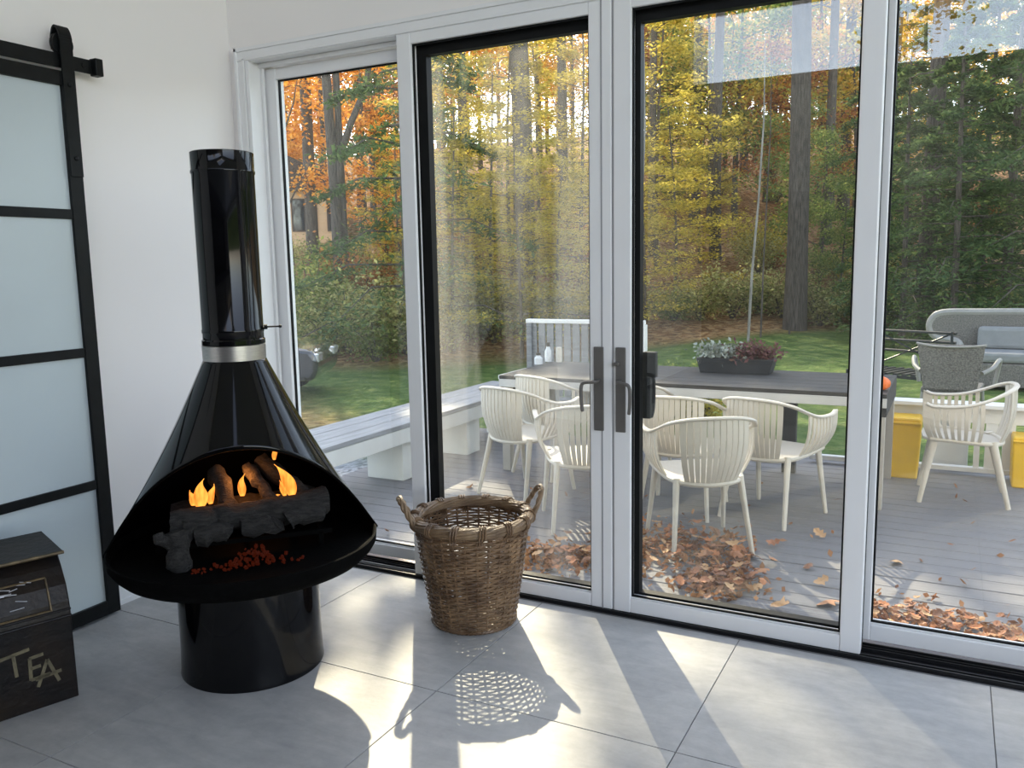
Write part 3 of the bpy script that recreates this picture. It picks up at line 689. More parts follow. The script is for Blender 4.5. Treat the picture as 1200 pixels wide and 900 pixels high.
legs = [legm(-.18, -.15, .425, -.222, -.255), legm(.18, -.15, .425, .222, -.255), legm(-.205, .185, .44, -.236, .262), legm(.205, .185, .44, .236, .262)]
def chair(x, y, rz, label):
    r = tag(empty('slatted_armchair', (x, y, DZ), math.radians(rz)), label, 'chair', 'white slatted armchairs round the outdoor table')
    inst('top_rail', railm, r); inst('seat_rim', ringm, r); inst('seat', seatm, r)
    for me in bslats: inst('back_slat', me, r)
    for me in sslats: inst('side_slat', me, r)
    for me in posts: inst('arm_post', me, r)
    for me in legs: inst('leg', me, r)
chair(-1.24, 4.65, 33, 'white slatted plastic armchair nearest the glass, its feet in the brown leaf pile')
chair(-.97, 5.38, -18, 'white slatted armchair at right of the middle pane, second from the glass, facing the table')
chair(-1.525, 5.29, 2, 'white slatted armchair half hidden directly behind the one standing in the leaf pile')
chair(-2.66, 5.25, -15, 'leftmost white slatted armchair, legs in the sunny deck patch beside the grey bench')
chair(-2.70, 5.86, -22, 'white slatted armchair at the table corner, behind the leftmost armchair')
chair(-2.0, 4.76, 30, 'white slatted armchair behind the left door handle, just right of the basket')
chair(-2.02, 5.74, 8, 'white slatted armchair tucked to the table, seen either side of the door stiles')
chair(.11, 6.30, 92, 'white slatted armchair standing apart at the right, turned sideways beside the white railing')

# things on the table
def jar(x, y, h, r, lab, cap=True):
    t = tag(empty('table_bottle', (x, y, TZ)), lab, 'bottle', 'small bottles on the table')
    MB().lathe([(.0005, 0), (r, .002), (r, h*.55), (r*.55, h*.72), (r*.5, h*.8), (.0005, h*.8)], 16).build('body', M['bottle'], t, smooth=True)
    if cap: MB().lathe([(r*.6, h*.79), (r*.6, h), (.0005, h)], 12).build('cap', M['bottlecap'], t, smooth=True)
p = onz(631, 427, TZ); jar(p.x, p.y, .10, .035, 'squat pale bottle with dark cap, left of the three on the table')
p = onz(645.5, 423, TZ); jar(p.x, min(p.y, 6.68), .17, .03, 'tallest dark-capped bottle, middle of the three on the table')
p = onz(660, 423, TZ); p.y = min(p.y, 6.68)
t = tag(MB().lathe([(.0005, 0), (.026, 0), (.026, .13), (.0005, .13)], 16).build('white_candle', M['chair'], smooth=True), 'plain white upright candle, right of the two bottles on the table', 'candle'); t.location = (p.x, p.y, TZ)
# gourd at the table end
gd = tag(empty('orange_gourd', (-.405, 5.90, TZ)), 'small orange gourd lying at the right end of the table', 'gourd')
m_ = MB()
m_.lathe([(.001, 0)]+[(.062*math.sin(PI*t)**.75+.002, .045-.045*math.cos(PI*t)) for t in (.1, .2, .35, .5, .65, .8, .9)]+[(.004, .088)], 20)
m_.v = [(x*(1+.08*math.cos(8*math.atan2(y, x))), y*(1+.08*math.cos(8*math.atan2(y, x))), z) for x, y, z in m_.v]
m_.build('fruit', M['orange'], gd, smooth=True); MB().tube([(0, 0, .082), (.012, 0, .105), (.025, 0, .112)], [.01, .007, .006], 6).build('stem', M['bark'], gd)
# planter on the table
pl = tag(empty('planter_box', (-1.46, 6.50, TZ)), 'long black planter box with pale and purple plants on the table', 'planter')
MB().extrude([(-.29, .11), (-.26, 0), (.26, 0), (.29, .11)], lambda u, v, d: (u, d, v), -.09, .09).build('box', M['planter'], pl, bevel=.004); MB().box(-.27, .27, -.075, .075, .108, .113).build('soil', M['soil'], pl)

def leaf_cloud(P, size, seed, flat=.0, aspect=.55, droop=0):
    g = np.random.default_rng(seed); n = len(P)
    nr = g.normal(size=(n, 3)); nr[:, 2] = np.abs(nr[:, 2])+flat*2.5; nr /= np.linalg.norm(nr, axis=1)[:, None]
    t = np.cross(nr, g.normal(size=(n, 3))); t /= np.linalg.norm(t, axis=1)[:, None]
    if droop: t[:, 2] -= droop; t /= np.linalg.norm(t, axis=1)[:, None]
    b = np.cross(nr, t); b /= np.linalg.norm(b, axis=1)[:, None]
    s = (size*g.uniform(.6, 1.3, size=n))[:, None]
    V = np.stack([P-t*s*.5, P+b*s*aspect*.5, P+t*s*.5, P-b*s*aspect*.5], 1).reshape(-1, 3)
    return V
def leaf_mesh(name, V, mat=None):
    n = len(V)//4; me = bpy.data.meshes.new(name)
    me.vertices.add(4*n); me.vertices.foreach_set('co', V.astype(np.float32).ravel())
    me.loops.add(4*n); me.loops.foreach_set('vertex_index', np.arange(4*n, dtype=np.int32))
    me.polygons.add(n); me.polygons.foreach_set('loop_start', np.arange(0, 4*n, 4, dtype=np.int32)); 
    me.update(calc_edges=True); me.validate()
    if mat: me.materials.append(mat)
    return me
gq = np.random.default_rng(8)
M['sage'] = pm('sage_leaf', (.30, .33, .29), .8, var=.2); L_PURPLE = leaf_mat('purple_leaf', ((.10, .05, .06), (.20, .10, .10), (.12, .09, .05)), .3)
for k, (x, mt) in enumerate(((-.2, L_SHRUB), (-.07, L_SHRUB), (.07, L_RUST), (.2, L_RUST))):
    P = gq.normal(size=(260, 3))*np.array([.065, .05, .035])+np.array([x, 0, .155])
    o = inst('plant', leaf_mesh('plant', leaf_cloud(P, .04, 40+k), M['sage'] if k < 2 else L_PURPLE), pl)
# slatted bench behind the table
bb = tag(empty('garden_settle', (-3.22, 7.42, -.30)), 'slatted grey garden bench with white top rail, beyond the left end of the table', 'bench')
for k in range(13): MB().box(-.60+k*.094, -.60+k*.094+.07, .28, .30, .42, 1.16).build('back_slat', M['greywood'], bb)
MB().box(-.64, .62, .26, .32, 1.16, 1.20).build('top_rail', M['rail'], bb, bevel=.006)
for sx in (-1, 1):
    MB().box(sx*.60-.03, sx*.60+.03, .25, .33, 0, 1.16).build('rear_post', M['rail'] if sx > 0 else M['greywood'], bb, bevel=.004); MB().box(sx*.60-.03, sx*.60+.03, -.30, -.24, 0, .66).build('front_post', M['rail'] if sx > 0 else M['greywood'], bb, bevel=.004)
    m_ = MB(); m_.box(sx*.60-.045, sx*.60+.045, -.34, .25, .66, .70); m_.build('arm', M['rail'], bb, bevel=.006)
for k in range(5): MB().box(-.58, .58, -.30+k*.11, -.30+k*.11+.095, .40, .425).build('seat_board', M['greywood'], bb)

# low white railing at the far side
RYD = 6.97
rl = tag(empty('white_railing', (.35, RYD, DZ)), 'low white deck railing with flat cap and balusters behind the sideways chair', 'railing')
MB().box(-.78, 1.8, -.085, .085, .515, .545).build('cap', M['rail'], rl, bevel=.004); MB().box(-.78, 1.8, -.02, .02, .40, .515).build('top_rail', M['rail'], rl, bevel=.003)
MB().box(-1.32, 1.8, -.03, .03, .03, .065).build('bottom_rail', M['rail'], rl, bevel=.003)
for k, x in enumerate((-.74, -.66, -.585, -.15, -.06, .05, .20, .30, .38, .66, .80, .95, 1.1, 1.25, 1.4, 1.55, 1.7)): MB().box(x-.019-(.02 if k in (4, 5) else 0), x+.019+(.02 if k in (4, 5) else 0), -.018, .018, .065, .40).build('baluster', M['rail'], rl, bevel=.002)
for x in (.52, 1.76): MB().box(x-.06, x+.06, -.06, .06, 0, .40).build('post', M['deckbench'], rl, bevel=.004)
def tub(x, y, wd, h, lab, rz=0):
    t = tag(empty('yellow_tub', (x, y, DZ), rz), lab, 'tub')
    m_ = MB(); pr = [(-wd/2*.86, 0), (wd/2*.86, 0), (wd/2, h*.93), (wd/2*.9, h), (-wd/2*.9, h), (-wd/2, h*.93)]
    m_.extrude(pr, lambda u, v, d: (u, d, v), -.12, .12); m_.build('body', M['yellow'], t, bevel=.012)
    MB().box(-wd/2*.98, wd/2*.98, -.135, .135, h*.90, h*.94).build('rim', M['yellow'], t, bevel=.006)
tub(-.28, 6.80, .235, .45, 'large yellow plastic tub before the railing, beside the table leg'); tub(.46, 6.82, .10, .36, 'small yellow plastic tub before the railing, behind the rear legs of the sideways chair')
gp = tag(empty('grey_panel', (0.03, 7.18, -.30)), 'pale grey board leaning behind the white railing, right of the yellow tub', 'board')
MB().box(-.16, .12, -.012, .012, 0, .50).build('board', M['deckbench'], gp, bevel=.003); MB().box(-.16, .12, -.025, .025, .5, .53).build('batten', M['rail'], gp)

# ================================================================== fallen leaves on the deck
lms = []
for k in range(7):
    q = random.Random(60+k); m_ = MB(); ln = 1.0; out = []
    for s in (1, -1):
        for t in ((0, .05), (.18, .28), (.33, .17), (.5, .40), (.63, .22), (.8, .24), (1, .03)):
            out.append((t[0], s*t[1]*(1+q.uniform(-.25, .25))))
    L_ = out[:7]; R_ = out[7:]; cu = q.uniform(.25, .6); cl = q.uniform(.1, .45)
    vs_ = []
    for i in range(7):
        a = L_[i][0]; zc = cl*(a-.5)**2*2
        for yv in (L_[i][1], 0, R_[i][1]): vs_.append((a-.5, yv, zc+cu*abs(yv)**1.2))
    fs_ = []
    for i in range(6): fs_ += [(i*3, i*3+1, i*3+4, i*3+3), (i*3+1, i*3+2, i*3+5, i*3+4)]
    m_.add(vs_, fs_); lms.append([m_.mesh('fallen_leaf', mt) for mt in M['dry']])
def leaf_at(x, y, z, s, q, lab, grp, tone=None):
    tn = q.randrange(5) if tone is None else tone
    if grp: wd = ('red-brown', 'tan', 'dark brown', 'pale buff', 'rusty')[tn]; lab = lab.replace('dry', 'dry '+wd, 1); grp = wd+' '+grp
    o = inst('fallen_leaf', lms[q.randrange(7)][tn], None, (x, y, z), (q.uniform(-.5, .5)+(PI if q.random() < .3 else 0), q.uniform(-.4, .4), q.uniform(0, 6.3)), s*q.uniform(.75, 1.25))
    tag(o, lab, 'leaf', grp)
def scatter(n, poly_rnd, lab, grp, s=.085, pile=.035, seed=1):
    q = random.Random(seed)
    for i in range(n):
        x, y = poly_rnd(q); p = onz(x, y, DZ)
        if p.y < 3.45: continue
        leaf_at(p.x, p.y, DZ+.022+q.random()*pile, s, q, lab, grp)
scatter(95, lambda q: (lambda a: (750+a*125+q.gauss(0, 8), 643+q.gauss(0, 10)+a*8))(q.random()), 'dry leaf in the pile around the feet of the nearest armchair', 'leaves piled under the nearest chair', .062, .045, 1)
scatter(55, lambda q: (q.gauss(843, 22), q.gauss(684, 9)), 'dry leaf heaped before the nearest armchair, close to the middle pane', 'leaves heaped before the middle pane', .06, .045, 2)
scatter(45, lambda q: (q.uniform(620, 695), q.gauss(655, 8)), 'dry leaf in the drift right of the basket behind the left pane', 'leaves behind the left pane', .06, .04, 3)
scatter(95, lambda q: (lambda a: (1020+a*185, 716+a*36+q.gauss(0, 9)))(q.random()), 'dry leaf in the drift along the right fixed pane', 'leaves along the right pane', .046, .025, 4)
q = random.Random(9)
for x, y, s, lab, tone in ((1050, 661, .10, 'single tan leaf lying alone in the sun patch outside the right pane', 3), (969, 709, .16, 'large brown leaf standing against the middle pane near its right edge', 1), (915, 716, .13, 'yellowish crumpled leaf at the foot of the middle pane', 3), (962, 687, .07, 'small pale leaf left of the right post, upper one', 3), (905, 662, .09, 'brown leaf beside the foot of the nearest armchair, on the sunny boards', 1), (947, 667, .08, 'dark leaf lying on the boards in the middle of the right sliding pane', 2), (960, 630, .07, 'pale curled leaf on shaded boards near the second armchair', 3), (1172, 765, .10, 'star-shaped tan leaf at the far right foot of the fixed pane', 3), (453, 627, .06, 'dark leaf by the hood of the fireplace, outside on the pale boards', 2), (905, 641, .08, 'reddish leaf on the edge of the sun patch behind the nearest armchair', 0), (770, 617, .07, 'small leaf on shaded boards behind the leaf pile', 3)):
    p = onz(x, y, DZ); leaf_at(p.x, max(3.47, p.y), DZ+.025, s, q, lab, None, tone)
V = []
for (n, fn) in ((650, lambda q: (lambda a: (745+a*140, 645+q.gauss(0, 14)+a*8))(q.random())), (480, lambda q: (q.gauss(843, 24), q.gauss(685, 11))), (380, lambda q: (q.uniform(615, 697), q.gauss(656, 10))), (430, lambda q: (lambda a: (1015+a*190, 718+a*35+q.gauss(0, 10)))(q.random())), (60, lambda q: (q.uniform(520, 1200), q.uniform(560, 720)))):
    for i in range(n):
        x, y = fn(q); p = onz(x, y, DZ)
        if p.y > 3.46: V.append((p.x, p.y, DZ+.008+q.random()*.024))
tag(inst('leaf_litter', leaf_mesh('leaf_litter', leaf_cloud(np.array(V), .042, 77, flat=.15, aspect=.6), L_DRY)), 'loose brown leaf litter scattered on the deck boards', 'leaf litter', kind='stuff')

# ================================================================== OUTSIDE: ground
_hx = [-60, -20, -10.5, -3, 3, 60]; _hy = [6, 10, 13.6, 21.5, 23, 24]
def terrain(x, y):
    y0 = float(np.interp(x, _hx, _hy)); s = y-y0
    z = -.30 - .33*min(1, max(0, (-4.6-x)/2.5))*min(1, max(0, (y-2)/4))
    if s > 0: z += .195*(s-1.6*(1-math.exp(-s/1.6)))
    z = min(z, 17) + .05*math.sin(x*1.7+y*.6)*min(1, max(0, s/4)) + .10*math.sin(x*.5-y*.8+1)*min(1, max(0, s/5))
    return z
gx = np.concatenate([np.linspace(-80, -20, 40, endpoint=False), np.linspace(-20, 12, 110, endpoint=False), np.linspace(12, 70, 40)])
gy = np.concatenate([np.linspace(-60, -2, 30, endpoint=False), np.linspace(-2, 40, 130, endpoint=False), np.linspace(40, 110, 45)])
nx, ny = len(gx), len(gy); vs_ = []; cols = []
for j in range(ny):
    for i in range(nx):
        x, y = gx[i], gy[j]; vs_.append((x, y, terrain(x, y)))
        s = y-float(np.interp(x, _hx, _hy)); nz_ = .5+.5*math.sin(x*1.3+2*math.sin(y*.7))
        lit = min(1, max(0, (s+.3+nz_)/2.2))
        drive = min(1, max(0, (-4.9-x)/.8)); d2 = (y+.55*x-4.0)                     # leaf band beside the drive
        lit = max(lit, .75*max(0, 1-abs(d2-.4)/1.3)*drive)
        gv = min(1, max(0, (-4.0-x)/.3))*min(1, max(0, (.1-d2)/.8))
        gv = max(gv, 0) if y < 14 else 0
        cols += [lit, gv, 0, 1]
gm = MB(); gm.add(vs_, [(j*nx+i, j*nx+i+1, (j+1)*nx+i+1, (j+1)*nx+i) for j in range(ny-1) for i in range(nx-1)])
me = gm.mesh('ground', M['ground'], False); me.shade_smooth()
ca = me.color_attributes.new('zone', 'FLOAT_COLOR', 'POINT'); ca.data.foreach_set('color', np.array(cols, dtype=np.float32))
go = inst('ground', me); tag(go, 'lawn, gravel drive and leaf covered hillside outside', kind='structure')

# ---- tree kinds: each returns (trunk mesh, foliage mesh)
def branches(m, top, n, z0, z1, r0, ln, seed, rise=.35, kr=.35):
    q = random.Random(seed); tips = []
    for i in range(n):
        z = z0+(z1-z0)*(i+q.random()*.6)/n; a = i*2.4+q.uniform(-.5, .5); L = ln*(1-.55*(z-z0)/max(.1, z1-z0))*q.uniform(.7, 1.15)
        p = [(0, 0, z), (math.cos(a)*L*.35, math.sin(a)*L*.35, z+L*rise*.3), (math.cos(a+.15)*L*.7, math.sin(a+.15)*L*.7, z+L*rise*.65), (math.cos(a+.1)*L, math.sin(a+.1)*L, z+L*rise)]
        rb = r0*kr*(1-.5*(z-z0)/max(.1, z1-z0)); m.tube(p, [rb, rb*.7, rb*.45, rb*.15], 5); tips.append((Vector(p[-1]), L, a, z))
    return tips
def trunk_pts(h, r, seed, sway=.25, n=9):
    q = random.Random(seed); a = q.random()*6
    return [(sway*math.sin(a+3*t)*t, sway*math.cos(a*1.3+2.6*t)*t, -.4+(h+.4)*t) for t in [i/(n-1) for i in range(n)]], [r*(1.25 if i == 0 else 1)*(1-.75*i/(n-1)) for i in range(n)]
def deciduous(seed, h, r, c0, cr, nclump, nleaf, ls, flat=.3, forks=9):
    g = np.random.default_rng(seed); m = MB(); p, rr = trunk_pts(h, r, seed); m.tube(p, rr, 9)
    tips = branches(m, p, forks, c0, h*.9, r, cr, seed, .5)
    cs = []
    for t, L, a, z in tips:
        for f in (.55, .8, 1.0): cs.append((t.x*f, t.y*f, z+(t.z-z)*f))
    cs = np.array(cs); k = max(1, nclump-len(cs)); zz = g.uniform(0, 1, k); th = g.uniform(0, 6.28, k); rad = cr*np.sin(np.pi*np.clip(zz*.85+.12, 0, 1))*np.sqrt(g.uniform(0, 1, k))
    cs = np.concatenate([cs, np.stack([rad*np.cos(th), rad*np.sin(th), c0+(h*1.03-c0)*zz], 1)])
    idx = g.integers(0, len(cs), nleaf); P = cs[idx]+g.normal(size=(nleaf, 3))*np.array([.24, .24, .15])*cr*.55
    return m.mesh('trunk', M['bark'], True), leaf_mesh('foliage', leaf_cloud(P, ls, seed, flat, .7))
def beech(seed, h, r, cr, nleaf, ls):
    g = np.random.default_rng(seed); m = MB(); p, rr = trunk_pts(h, r, seed, .2); m.tube(p, rr, 7)
    tips = branches(m, p, 26, .7, h*.97, r, cr, seed, .12, .4); P = []
    per = nleaf//len(tips)
    for t, L, a, z in tips:
        f = np.sqrt(g.uniform(.03, 1, per)); w_ = g.normal(size=per)*L*.20*(1.25-f*.4); zz = g.normal(size=per)*.09
        P.append(np.stack([t.x*f-math.sin(a)*w_, t.y*f+math.cos(a)*w_, z+(t.z-z)*f+zz-.10*f*f], 1))
    P = np.concatenate(P); return m.mesh('trunk', M['bark'], True), leaf_mesh('foliage', leaf_cloud(P, ls, seed, .7, .6))
def hemlock(seed, h, r, cr, nleaf, ls):
    g = np.random.default_rng(seed); m = MB(); p, rr = trunk_pts(h, r, seed, .1); m.tube(p, rr, 7)
    q = random.Random(seed); P = []; nb = 46; per = nleaf//nb
    for i in range(nb):
        z = .5+(h-.6)*(i/nb); L = cr*(1-(i/nb))**.8*q.uniform(.75, 1.15)+.25; a = i*2.4+q.uniform(-.4, .4)
        m.tube([(0, 0, z), (math.cos(a)*L*.5, math.sin(a)*L*.5, z+.02), (math.cos(a)*L, math.sin(a)*L, z-.22*L)], [r*.22, r*.14, .006], 4)
        f = np.sqrt(g.uniform(.02, 1, per)); w_ = g.normal(size=per)*L*.17*(1.2-f*.55); zz = g.normal(size=per)*.06
        P.append(np.stack([math.cos(a)*L*f-math.sin(a)*w_, math.sin(a)*L*f+math.cos(a)*w_, z-.22*L*f*f+zz], 1))
    P = np.concatenate(P); return m.mesh('trunk', M['bark'], True), leaf_mesh('foliage', leaf_cloud(P, ls, seed, .55, .35, .15))
def shrub(seed, h, cr, nleaf, ls):
    g = np.random.default_rng(seed); m = MB(); q = random.Random(seed); P = []
    for i in range(12):
        a = i*2.4; L = cr*q.uniform(.5, 1); zt = h*q.uniform(.6, 1.05)
        m.tube([(0, 0, -.1), (math.cos(a)*L*.4, math.sin(a)*L*.4, zt*.6), (math.cos(a)*L, math.sin(a)*L, zt)], [.02, .012, .005], 4)
        k = nleaf//12; f = g.uniform(.25, 1.1, k); P.append(np.stack([math.cos(a)*L*f+g.normal(size=k)*cr*.2, math.sin(a)*L*f+g.normal(size=k)*cr*.2, zt*f+g.normal(size=k)*h*.13], 1))
    P = np.concatenate(P); P[:, 2] = np.maximum(P[:, 2], .02); return m.mesh('stems', M['bark'], True), leaf_mesh('foliage', leaf_cloud(P, ls, seed, .3, .6))
def trunkonly(seed, h, r, nleaf, ls):
    g = np.random.default_rng(seed); m = MB(); p, rr = trunk_pts(h, r, seed, .35, 12); rr = [r*(1.2 if i == 0 else 1)*(1-.5*i/11) for i in range(12)]; m.tube(p, rr, 12)
    q = random.Random(seed)
    for i in range(9):
        z = h*q.uniform(.25, .6); a = q.random()*6.3; L = q.uniform(.5, 1.6); m.tube([(0, 0, z), (math.cos(a)*L*.5, math.sin(a)*L*.5, z+.05), (math.cos(a)*L, math.sin(a)*L, z-.1)], [r*.12, r*.07, .008], 4)
    tips = branches(m, p, 16, h*.62, h*.98, r, h*.16, seed+1, .15, .25); P = []; per = nleaf//16
    for t, L, a, z in tips:
        f = np.sqrt(g.uniform(.05, 1, per)); w_ = g.normal(size=per)*L*.22; zz = g.normal(size=per)*.25
        P.append(np.stack([t.x*f-math.sin(a)*w_, t.y*f+math.cos(a)*w_, z+(t.z-z)*f+zz], 1))
    P = np.concatenate(P); return m.mesh('trunk', M['bark'], True), leaf_mesh('foliage', leaf_cloud(P, ls, seed, .4, .45))
KIND = {
    'tall': [deciduous(201, 17, .20, 4.5, 4.0, 40, 3600, .25), deciduous(202, 19, .23, 5.5, 4.4, 40, 3600, .26), deciduous(203, 15, .17, 3.0, 3.6, 40, 3400, .24)],
    'round': [deciduous(211, 9, .12, 1.6, 2.9, 44, 6000, .15), deciduous(212, 8, .10, 1.3, 2.6, 44, 5600, .14)],
    'beech': [beech(221, 8.0, .075, 2.7, 7800, .115), beech(222, 6.5, .06, 2.4, 6800, .11)],
    'hemlock': [hemlock(231, 11, .13, 2.9, 15000, .17), hemlock(232, 8, .10, 2.5, 13000, .16)],
    'shrub': [shrub(241, 1.25, 1.0, 2600, .095), shrub(242, .9, .9, 2200, .085)],
    'pine': [trunkonly(251, 24, .26, 1400, .30), trunkonly(252, 22, .22, 1200, .30)],
}
def plant(kind, name, px, dist, mat, label, group, sc=1.0, bark=None, xy=None, var=None, rz=None, fol=True):
    p = Vector((xy[0], xy[1], 0)) if xy else at(px, dist)
    z = terrain(p.x, p.y); lst = KIND[kind]; tm, fm = lst[rnd.randrange(len(lst)) if var is None else var]
    r = tag(empty(name, (p.x, p.y, z), rnd.uniform(0, 6.28) if rz is None else rz), label, 'shrub' if kind == 'shrub' else 'tree', group); s = sc*rnd.uniform(.94, 1.06); r.scale = (s, s, s)
    inst('stems' if kind == 'shrub' else 'trunk', tm, r)
    if not fol: return r
    f = inst('foliage', fm, r)
    if not f.data.materials: fm.materials.append(mat)
    f.material_slots[0].link = 'OBJECT'; f.material_slots[0].material = mat
    f['kind'] = 'stuff'
    if '#' in label:
        cn = {L_ORANGE: 'orange', L_GOLD: 'gold', L_YELLOWGREEN: 'yellow-green', L_MIDGREEN: 'green', L_RUST: 'rust-brown', L_SHRUB: 'pale green', L_GREEN: 'dark green'}[mat]
        b_ = 'left fixed pane' if px < 485 else 'left sliding door' if px < 716 else 'right sliding door' if px < 1000 else 'right fixed pane'
        r['label'] = label.replace('#', cn).replace('@', b_)
        if group: r['group'] = cn+' '+group+' seen in the '+b_
    return r

# trees that can be told apart
plant('pine', 'tall_tree', 368, 30, L_ORANGE, 'slim straight dark trunk in the left pane, left of the forked tree', None, 1.0, var=1)
# thick trunk whose unseen crown is shaped to shade the deck and dapple the floor
g_ = np.random.default_rng(91); sx_, sy_ = -10.9, 21.6; sz_ = terrain(sx_, sy_)
st_ = tag(empty('tall_tree', (sx_, sy_, sz_)), 'thick dark trunk rising in the upper middle of the hazy left sliding door', 'tree')
m_ = MB(); m_.tube([(0, 0, -.4), (.05, 0, 2), (0, .05, 5), (-.1, 0, 8.5), (-.1, 0, 12), (-.6, 0, 14.5)], [.36, .30, .27, .24, .14, .05], 12)
for i in range(9):
    a = i*2.4; m_.tube([(-.1, 0, 8.4+i*.3), (-.1+math.cos(a)*1.3, math.sin(a)*.6, 9+i*.32), (-.3+math.cos(a)*2.8, math.sin(a)*1.2, 9.6+i*.32)], [.11, .07, .02], 6)
m_.build('trunk', M['bark'], st_, smooth=True)
d_ = g_.normal(size=(9000, 3)); d_ /= np.linalg.norm(d_, axis=1)[:, None]; d_ *= g_.uniform(0, 1, (9000, 1))**.4
P_ = d_*np.array([3.5, 1.15, 1.75])+np.array([-.35, 0, 11.3-sz_])
cc_ = np.stack([g_.uniform(-3.9, -.9, 46), g_.uniform(-.8, .8, 46), g_.uniform(14.25, 16.1, 46)-sz_], 1)
Q_ = cc_[g_.integers(0, 46, 330)]+g_.normal(size=(330, 3))*.15
c2_ = np.stack([g_.uniform(-1.75, -.7, 22), g_.uniform(-.8, .8, 22), g_.uniform(14.3, 16.2, 22)-sz_], 1)
Q2_ = c2_[g_.integers(0, 22, 420)]+g_.normal(size=(420, 3))*.2
B_p = g_.normal(size=(1500, 3)); B_p /= np.linalg.norm(B_p, axis=1)[:, None]; B_p = B_p*g_.uniform(0, 1, (1500, 1))**.4*np.array([1.0, .7, .85])+np.array([-4.6, 0, 13.45-sz_])   # unseen leaf clump added to shade the bench
f_ = inst('foliage', leaf_mesh('foliage', leaf_cloud(np.concatenate([P_, Q_, Q2_, B_p]), .2, 92, .2, .7), L_GOLD), st_); f_['kind'] = 'stuff'
plant('pine', 'tall_tree', 933, 22, L_GOLD, 'tall dark trunk crossing the blue sky reflection in the right sliding door', None, 1.0, var=0)
plant('pine', 'tall_tree', 1084, 21, L_GOLD, 'dark trunk at the top of the right fixed pane', None, .95, var=1)
for px, d, s in ((660, 27, .7), (812, 36, 1.0), (838, 31, .8), (966, 34, .9), (985, 40, 1), (520, 33, .8), (455, 38, .8), (440, 36, .6), (765, 30, .7), (900, 44, 1), (1010, 38, .9), (1120, 36, .9), (545, 42, 1), (705, 44, 1), (428, 44, .8), (870, 52, 1.1), (780, 48, 1)):
    plant('pine', 'tall_tree', px, d, L_GOLD, 'dark bare trunk among many on the hillside, seen through the '+('left fixed pane' if px < 485 else 'left sliding door' if px < 716 else 'right sliding door' if px < 1000 else 'right fixed pane'), 'dark trunks in the '+('left fixed pane' if px < 485 else 'left sliding door' if px < 716 else 'right sliding door' if px < 1000 else 'right fixed pane'), s, fol=d < 31)
# forked tree in the left pane
FK = at(397, 23); fz = terrain(FK.x, FK.y)
fk = tag(empty('forked_tree', (FK.x, FK.y, fz), math.radians(25)), 'thick forked tree in the left pane with a limb leaning right', 'tree')
m_ = MB(); m_.tube([(0.05, 0, -.4), (0.02, 0, 1.5), (0, 0, 3.2), (-.06, 0, 5.2), (-.15, 0, 8), (-.2, 0, 14)], [.22, .16, .145, .13, .115, .07], 12); m_.build('trunk', M['bark'], fk, smooth=True)
m_ = MB(); m_.tube([(.1, 0, 3.6), (.22, 0, 4.4), (.48, .05, 5.1), (.85, .1, 5.9), (1.25, .1, 7.4), (1.6, .1, 10)], [.10, .095, .09, .08, .065, .04], 10); m_.build('leaning_limb', M['bark'], fk, smooth=True)
m_ = MB(); m_.tube([(.16, .1, -.3), (.16, .1, 3), (.14, .1, 6), (.1, .1, 12)], [.12, .10, .09, .05], 8); m_.build('second_stem', M['bark'], fk, smooth=True)
thin = tag(empty('thin_tree', (at(341, 24).x, at(341, 24).y, terrain(*at(341, 24).xy))), 'thin crooked dark sapling at the far left of the left pane', 'tree')
m_ = MB(); m_.tube([(.15, 0, -.3), (.05, 0, 1.6), (-.02, 0, 2.8), (-.08, 0, 4.2), (-.25, 0, 6.5), (-.3, 0, 9)], [.075, .06, .055, .05, .04, .02], 7)
m_.tube([(-.02, 0, 2.8), (.35, 0, 3.3), (.8, .05, 3.9)], [.03, .02, .006], 5); m_.tube([(-.07, 0, 4), (-.5, 0, 4.8), (-.7, 0, 5.4)], [.03, .02, .006], 5); m_.tube([(-.1, 0, 4.6), (.4, 0, 5.5), (.6, 0, 6.2)], [.03, .02, .006], 5)
m_.build('trunk', M['bark'], thin, smooth=True)
# pale saplings
for px, d, ln, lab in ((878, 19, .25, 'slender pale leaning sapling in the right sliding door'), (745, 18, .2, 'slender pale sapling just right of the door stiles'), (893, 20, .1, 'thin grey sapling right of the slender pale leaning one'), (927, 21, .05, 'thin dark-grey straight sapling in the right sliding door')):
    p = at(px, d); r = tag(empty('sapling', (p.x, p.y, terrain(p.x, p.y)), math.radians(-25)), lab, 'tree')
    MB().tube([(0, 0, -.2), (ln*.3, 0, 1.5), (ln*.8, 0, 3.0), (ln, .05, 4.6), (ln*1.1, 0, 6.2)], [.034, .03, .025, .018, .008] if px < 880 else [.024, .02, .016, .012, .005], 6).build('stem', M['palebark'] if px < 880 else M['bark'], r, smooth=True)

# background woods
q = random.Random(21)
for i in range(17):
    px = 300+i*31+q.uniform(-8, 8); mat = [L_ORANGE, L_ORANGE, L_GOLD, L_ORANGE][i % 4] if px < 520 else [L_GOLD, L_YELLOWGREEN, L_GOLD, L_ORANGE][i % 4]
    plant('tall', 'maple_tree', px, q.uniform(47, 60), mat, '# autumn maple far up the hillside, seen through the @', 'autumn maples on the hillside', .72)
for i in range(17):
    px = 750+i*31+q.uniform(-8, 8)
    plant('tall', 'maple_tree', px, q.uniform(46, 60), [L_GOLD, L_YELLOWGREEN, L_ORANGE][i % 3], '# autumn maple far up the hillside, seen through the @', 'autumn maples on the hillside', .72)
for i in range(11):
    px = 290+i*90+q.uniform(-20, 20)
    plant('tall', 'maple_tree', px, q.uniform(58, 74), [L_GOLD, L_ORANGE, L_GOLD, L_YELLOWGREEN][i % 4], '# autumn maple far up the hillside, seen through the @', 'autumn maples on the hillside', .8)
